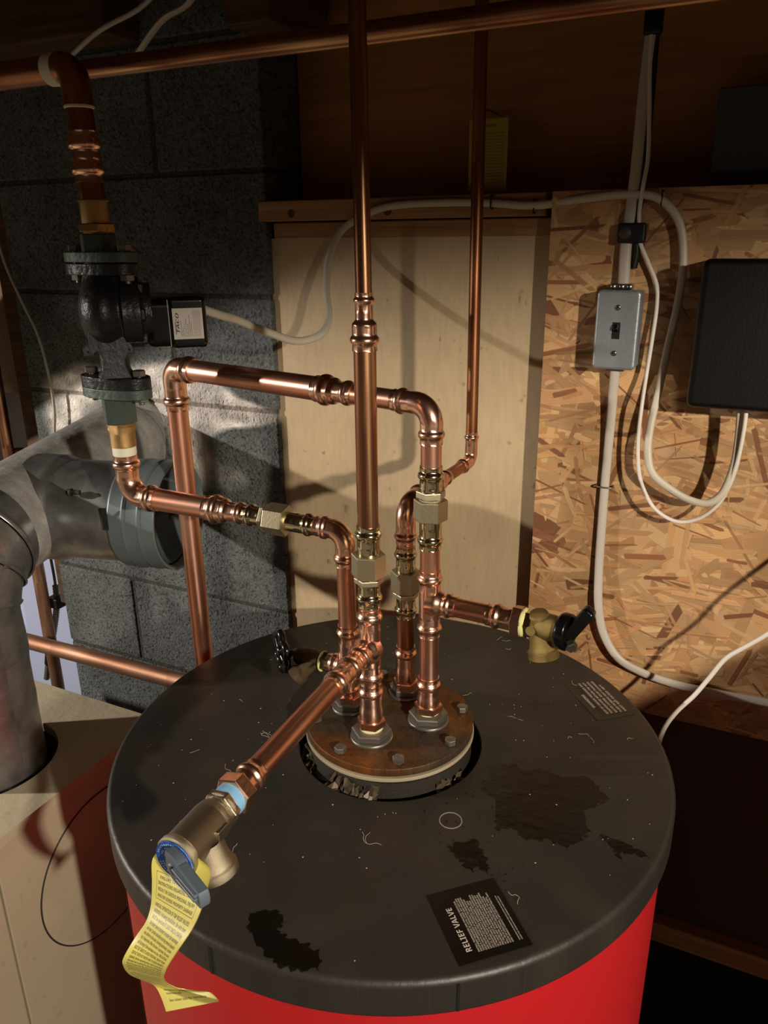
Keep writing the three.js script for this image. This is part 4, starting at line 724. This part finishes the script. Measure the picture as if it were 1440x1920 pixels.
// ------------------------------------------------------------------ pipes and cables left of and behind the boiler
{
  const h = thing('copper_floor_pipe', 'horizontal copper pipe low in front of the block chimney behind the boiler', 'pipe', [-1.15, 0.872, -0.385]);
  part(h, 'pipe', straight(V(-1.35, 0.874, -0.385), V(-0.30, 0.898, -0.380), 0.0175), M.agedCopper);
  const a = thing('copper_wall_pipe', 'upright copper pipe at the left edge above the flue elbow', 'pipe', [-1.172, 1.15, -0.47]);
  part(a, 'pipe', straight(V(-1.172, 1.15, -0.470), V(-1.165, 1.62, -0.470), 0.0125), M.oldCopper);
  const c = thing('copper_drop_pipe', 'upright dull copper pipe between boiler and chimney behind the flue', 'pipe', [-1.19, 0.5, -0.5]);
  part(c, 'pipe', straight(V(-1.185, 0.3, -0.505), V(-1.185, 1.3, -0.505), 0.0150), M.agedCopper);
  const s = thing('lath_strip', 'short brown timber strip against the pale board low behind the flue', 'strip', [-1.09, 0.9, -0.5]);
  part(s, 'strip', box(-1.118, -1.080, 0.925, 1.4, -0.52, -0.50, 0.002), darkPine);
  const f = thing('armoured_cable', 'flexible metal cable with a black clip behind the flue pipe', 'cable', [-1.25, 0.66, -0.53]);
  const fp = smoothCurve([[-1.165, 1.06, -0.53], [-1.163, 0.955, -0.53], [-1.168, 0.905, -0.53], [-1.178, 0.868, -0.53], [-1.203, 0.80, -0.53], [-1.228, 0.74, -0.53], [-1.255, 0.66, -0.53]], 160);
  part(f, 'sheath', tube(fp, (q) => q < 0.11 ? 0.0035 : 0.0075 + 0.0008 * Math.sin(q * 1600), { seg: 14 }), M.zinc);
  part(f, 'clip', box(-1.186, -1.150, 0.890, 0.917, -0.548, -0.514, 0.003), M.black);
  part(f, 'connector', turned(V(-1.238, 0.71, -0.53), V(0.38, 1, 0), [[0, 0.010], [0.03, 0.012], [0.034, 0.009]], 20), M.black);
}
function cable(name, label, pts, mat, r, group, flat = 1, up = [0, 0, 1], n = 140) {
  const t = thing(name, label, 'cable', pts[0], group);
  part(t, 'sheath', tube(smoothCurve(pts, n), r, { seg: 12, flat, up }), mat); return t;
}
cable('thin_cable', 'thin grey cable hanging in front of the block chimney at the left edge', [[-1.02, 1.93, -0.40], [-1.005, 1.80, -0.395], [-0.985, 1.71, -0.392], [-0.955, 1.645, -0.39], [-0.925, 1.58, -0.39], [-0.913, 1.50, -0.39], [-0.912, 1.44, -0.39], [-0.925, 1.37, -0.39], [-0.93, 1.2, -0.39]], M.wireGrey, 0.0028);
cable('stud_cable', 'grey cable running straight down the stud beside the chimney', [[-1.045, 2.2, -0.462], [-1.04, 1.75, -0.460], [-1.035, 1.55, -0.458], [-1.028, 1.42, -0.45], [-1.005, 1.30, -0.44], [-0.99, 1.1, -0.44]], M.wireGrey, 0.0050, undefined, 0.6);
cable('pump_cable', 'pale cable looping from pump motor along the pine board to the black box', [[-0.274, 1.676, -0.062], [-0.270, 1.664, -0.100], [-0.273, 1.657, -0.130], [-0.266, 1.635, -0.190], [-0.248, 1.618, -0.240], [-0.231, 1.624, -0.270], [-0.234, 1.641, -0.300], [-0.258, 1.683, -0.340], [-0.271, 1.726, -0.375], [-0.262, 1.762, -0.398], [-0.219, 1.785, -0.402], [-0.185, 1.794, -0.402], [-0.052, 1.796, -0.402], [0.030, 1.790, -0.398], [0.104, 1.796, -0.379], [0.154, 1.799, -0.376], [0.189, 1.795, -0.370], [0.210, 1.779, -0.370], [0.222, 1.758, -0.370], [0.229, 1.714, -0.370], [0.228, 1.670, -0.370], [0.223, 1.618, -0.362], [0.217, 1.557, -0.357], [0.213, 1.516, -0.352], [0.214, 1.482, -0.347], [0.222, 1.458, -0.342], [0.243, 1.441, -0.340], [0.271, 1.427, -0.340], [0.294, 1.425, -0.340], [0.309, 1.438, -0.340], [0.319, 1.475, -0.340], [0.320, 1.516, -0.340], [0.3175, 1.553, -0.340]], M.wireCream, 0.0056, undefined, 0.8, [0, 0, 1], 320);
cable('signal_cable', 'thin white cable hanging in a loop right of the switch box', [[0.166, 1.973, -0.372], [0.167, 1.940, -0.372], [0.172, 1.883, -0.372], [0.175, 1.837, -0.372], [0.173, 1.807, -0.368], [0.171, 1.777, -0.372], [0.174, 1.746, -0.374], [0.186, 1.721, -0.374], [0.200, 1.692, -0.374], [0.203, 1.670, -0.372], [0.202, 1.623, -0.368], [0.200, 1.582, -0.365], [0.200, 1.544, -0.350], [0.200, 1.502, -0.347], [0.205, 1.459, -0.345], [0.213, 1.434, -0.345], [0.232, 1.406, -0.345], [0.261, 1.393, -0.345], [0.286, 1.401, -0.345], [0.309, 1.428, -0.343], [0.321, 1.479, -0.335], [0.324, 1.527, -0.330], [0.3235, 1.553, -0.330]], M.wireWhite, 0.0026, undefined, 1, [0, 0, 1], 260);
cable('supply_cable', 'wide flat cable dropping from the taped bundle into the switch box top', [[0.166, 1.990, -0.374], [0.163, 1.907, -0.376], [0.162, 1.826, -0.376], [0.160, 1.777, -0.376], [0.158, 1.752, -0.376], [0.158, 1.727, -0.375], [0.1595, 1.700, -0.3725], [0.1597, 1.688, -0.371]], M.wireGrey, 0.0042, undefined, 1.75);
cable('black_cable', 'black cable between the wide flat cable and the thin white cable', [[0.170, 1.99, -0.376], [0.171, 1.866, -0.378], [0.170, 1.801, -0.378], [0.168, 1.758, -0.378], [0.171, 1.733, -0.379], [0.169, 1.712, -0.380]], M.black, 0.0045);
cable('lower_cable', 'flat grey cable leaving the switch box bottom and sweeping right above the lower wall', [[0.1605, 1.590, -0.362], [0.159, 1.522, -0.373], [0.158, 1.463, -0.378], [0.158, 1.417, -0.378], [0.159, 1.353, -0.377], [0.161, 1.287, -0.375], [0.166, 1.237, -0.370], [0.177, 1.196, -0.368], [0.202, 1.161, -0.366], [0.238, 1.146, -0.366], [0.280, 1.139, -0.366], [0.330, 1.138, -0.366], [0.405, 1.141, -0.366], [0.6, 1.15, -0.366], [0.9, 1.16, -0.37]], M.wireGrey, 0.0040, undefined, 1.55, [0, 0, 1], 200);
cable('round_cable', 'round white cable slanting down behind the right rim of the tank', [[0.56, 1.52, -0.26], [0.46, 1.40, -0.255], [0.411, 1.338, -0.255], [0.384, 1.296, -0.26], [0.363, 1.271, -0.265], [0.343, 1.248, -0.268], [0.327, 1.215, -0.268], [0.312, 1.186, -0.265], [0.296, 1.162, -0.262], [0.285, 1.138, -0.262], [0.279, 1.114, -0.262], [0.274, 1.0, -0.262], [0.27, 0.6, -0.28]], M.wireWhite, 0.0030);
cable('joist_cable', 'thin cable crossing the dark joist space at the top', [[-0.33, 2.16, -0.28], [-0.40, 2.105, -0.29], [-0.45, 2.085, -0.29], [-0.52, 2.058, -0.30], [-0.60, 2.038, -0.30], [-0.68, 2.01, -0.31]], M.wireGrey, 0.0035);
cable('joist_cable', 'wider flat cable below the thin one in the dark joist space', [[-0.335, 2.13, -0.285], [-0.40, 2.085, -0.295], [-0.44, 2.055, -0.305], [-0.48, 2.04, -0.30], [-0.56, 2.0, -0.32]], M.wireGrey, 0.0060, undefined, 0.5);
{
  const t = thing('cable_tape', 'black tape wrap holding the cables together near the top', 'tape', [0.165, 1.985, -0.374]);
  part(t, 'wrap', new RoundedBoxGeometry(0.021, 0.040, 0.013, 3, 0.004).translate(0.1668, 1.989, -0.374), M.black);
  const c = thing('cable_clip', 'black screw clip on the wide flat cable above the switch box', 'clip', [0.16, 1.752, -0.372]);
  part(c, 'strap', new RoundedBoxGeometry(0.034, 0.024, 0.014, 3, 0.003).translate(0.164, 1.754, -0.3735), M.black);
  part(c, 'screw_head', turned(V(0.157, 1.754, -0.3665), V(-0.1, 0, 1), [[0, 0.008], [0.002, 0.008], [0.004, 0.006], [0.0045, 0]], 24), std(0x3c3633, 0.5));
  const s = thing('cable_staple', 'metal staple over the flat grey cable below the switch box', 'staple', [0.158, 1.419, -0.37]);
  part(s, 'staple', tube(smoothCurve([[0.147, 1.4195, -0.385], [0.147, 1.4195, -0.374], [0.151, 1.4195, -0.3715], [0.165, 1.4195, -0.3715], [0.169, 1.4195, -0.374], [0.169, 1.4195, -0.385]], 24), 0.0012, { seg: 8 }), M.zinc);
  for (const [x, y] of [[0.030, 1.7895], [0.196, 1.794], [-0.03, 1.796]]) {
    const q = thing('cable_staple', x > 0.1 ? 'staple at the top of the pale cable where it turns down' : x > 0 ? 'staple on the pale cable at the joint of pine board and strand board' : 'staple on the pale cable just right of the thin copper riser', 'staple', [x, y, x > 0.1 ? -0.378 : -0.405]), z = x > 0.1 ? -0.372 : -0.402;
    part(q, 'staple', tube(smoothCurve([[x, y + 0.008, z - 0.01], [x, y + 0.0078, z + 0.004], [x + 0.001, y, z + 0.0065], [x, y - 0.0078, z + 0.004], [x, y - 0.008, z - 0.01]], 20), 0.0011, { seg: 8 }), M.darkIron);
  }
}
// ------------------------------------------------------------------ boxes on the strand board
{
  const t = thing('switch_box', 'grey metal switch box with a black toggle on the strand board', 'switch', [0.16, 1.637, -0.385]);
  const x0 = 0.1325, x1 = 0.1870, y0 = 1.5875, y1 = 1.6865;
  const gm = std(0xa2aab2, 0.40, 0.6, { bumpMap: rep(grain, 20), bumpScale: 0.0003 });
  part(t, 'back_box', box(x0 + 0.001, x1 - 0.001, y0 + 0.001, y1 - 0.001, -0.385, -0.352, 0.003), gm);
  const cs = new THREE.Shape(); const w = (x1 - x0) / 2, h = (y1 - y0) / 2, r = 0.006; cs.moveTo(-w + r, -h); cs.lineTo(w - r, -h); cs.absarc(w - r, -h + r, r, -Math.PI / 2, 0); cs.lineTo(w, h - r); cs.absarc(w - r, h - r, r, 0, Math.PI / 2); cs.lineTo(-w + r, h); cs.absarc(-w + r, h - r, r, Math.PI / 2, Math.PI); cs.lineTo(-w, -h + r); cs.absarc(-w + r, -h + r, r, Math.PI, Math.PI * 1.5);
  const sl = new THREE.Path(); sl.moveTo(-0.005, -0.0105); sl.lineTo(-0.005, 0.0105); sl.lineTo(0.005, 0.0105); sl.lineTo(0.005, -0.0105); sl.closePath();
  const cv = part(t, 'cover', new THREE.ExtrudeGeometry(cs, { depth: 0.003, bevelEnabled: true, bevelThickness: 0.004, bevelSize: 0.004, bevelOffset: -0.004, bevelSegments: 5, curveSegments: 8 }).translate((x0 + x1) / 2, (y0 + y1) / 2, -0.352), gm);
  const sx = (x0 + x1) / 2, sy = (y0 + y1) / 2;
  const tg = part(t, 'toggle_well', box(sx - 0.0049, sx + 0.0049, sy - 0.0104, sy + 0.0104, -0.350, -0.3446), M.black);
  part(tg, 'toggle', new RoundedBoxGeometry(0.0056, 0.0078, 0.010, 3, 0.002).rotateX(-0.5).translate(sx, sy + 0.0035, -0.3425), M.gloss);
  for (const y of [sy + 0.0285, sy - 0.0285]) { const s = part(cv, 'screw', turned(V(sx, y, -0.3452), V(0, 0, 1), [[0, 0.0036], [0.0012, 0.0034], [0.002, 0.0022], [0.002, 0]], 20), M.steel); part(s, 'slot', box(sx - 0.003, sx + 0.003, y - 0.0005, y + 0.0005, -0.3434, -0.3428).translate(0, 0, 0), M.black); }
  part(t, 'cable_clamp', mergeGeometries([box(sx - 0.0135, sx + 0.0125, y1, y1 + 0.007, -0.378, -0.360, 0.001), ...[-0.0105, 0, 0.0095].map((d) => turned(V(sx + d, y1 + 0.0035, -0.360), V(0, 0, 1), [[0, 0.0034], [0.002, 0.003], [0.0022, 0]], 16))].map((g) => g.ni())), M.steel);
  part(t, 'cable_clamp', box(sx - 0.012, sx + 0.012, y0 - 0.004, y0 + 0.001, -0.378, -0.358, 0.001), M.steel);
}
{
  const t = thing('control_box', 'black textured metal control box at the right edge of the picture', 'box', [0.36, 1.557, -0.385]);
  const bm = std(0x0c0c0c, 0.36, 0.1, { bumpMap: rep(grain, 60), bumpScale: 0.00015 });
  part(t, 'enclosure', box(0.258, 0.46, 1.557, 1.724, -0.385, -0.302, 0.007), bm);
  part(t, 'cover', box(0.2565, 0.4615, 1.555, 1.7255, -0.322, -0.298, 0.008), bm);
  part(t, 'cable_clamp', box(0.3075, 0.3325, 1.550, 1.557, -0.352, -0.326, 0.001), M.steel);
}
{
  const t = thing('dark_panel_box', 'dark grey metal box high on the back wall at the right', 'box', [0.36, 1.83, -0.50]);
  part(t, 'enclosure', box(0.242, 0.60, 1.822, 1.918, -0.52, -0.43, 0.003), std(0x4a4f52, 0.6, 0.2));
}
{
  const t = thing('hanging_tag', 'yellow paper tag hanging behind the thin copper riser above the pine board', 'tag', [-0.055, 1.85, -0.45]);
  const tex = canvasTex(256, 400, (c) => { c.fillStyle = '#a8973a'; c.fillRect(0, 0, 256, 400); c.fillStyle = '#3a3214'; c.font = 'bold 20px sans-serif'; c.fillText('WARNING', 80, 44); c.font = '13px sans-serif'; for (let i = 0; i < 18; i++) c.fillText('KEEP THIS TAG WITH THE VALVE AND READ ALL', 18, 84 + i * 17, 220); });
  part(t, 'card', new THREE.BoxGeometry(0.056, 0.092, 0.0008).translate(-0.050, 1.858, -0.440), std(0xffffff, 0.7, 0, { map: tex }));
  part(t, 'wire', tube(smoothCurve([[-0.055, 1.900, -0.4395], [-0.056, 1.907, -0.439], [-0.058, 1.915, -0.445], [-0.058, 1.917, -0.52]], 16), 0.0012, { seg: 8 }), M.steel);
}
// ------------------------------------------------------------------ the two lamps of the room
for (const [p, label] of [[KEY, 'metal shaded work lamp hanging at the right of the room'], [SIDE, 'metal shaded work lamp hanging at the left beyond the boiler']]) {
  const t = thing('work_lamp', label, 'lamp', [p[0], p[1], p[2]]);
  part(t, 'shade', turned(V(p[0], p[1] - 0.02, p[2]), V(0, 1, 0), [[0.0, 0.11], [0.05, 0.07], [0.09, 0.03], [0.11, 0.022], [0.108, 0.020], [0.088, 0.027], [0.048, 0.067], [0.0, 0.107]], 48), std(0x8a8a88, 0.5, 0.5));
  part(t, 'bulb', new THREE.SphereGeometry(0.026, 24, 16).translate(p[0], p[1] + 0.012, p[2]), std(0xfff2dd, 0.6, 0, { emissive: 0xffe0b4, emissiveIntensity: 4 }));
  part(t, 'cord', straight(V(p[0], p[1] + 0.085, p[2]), V(p[0], 2.36, p[2]), 0.003), M.black);
}
scene.traverse((o) => { if (o.isMesh) { o.castShadow = true; o.receiveShadow = true; } });
renderer.render(scene, camera);
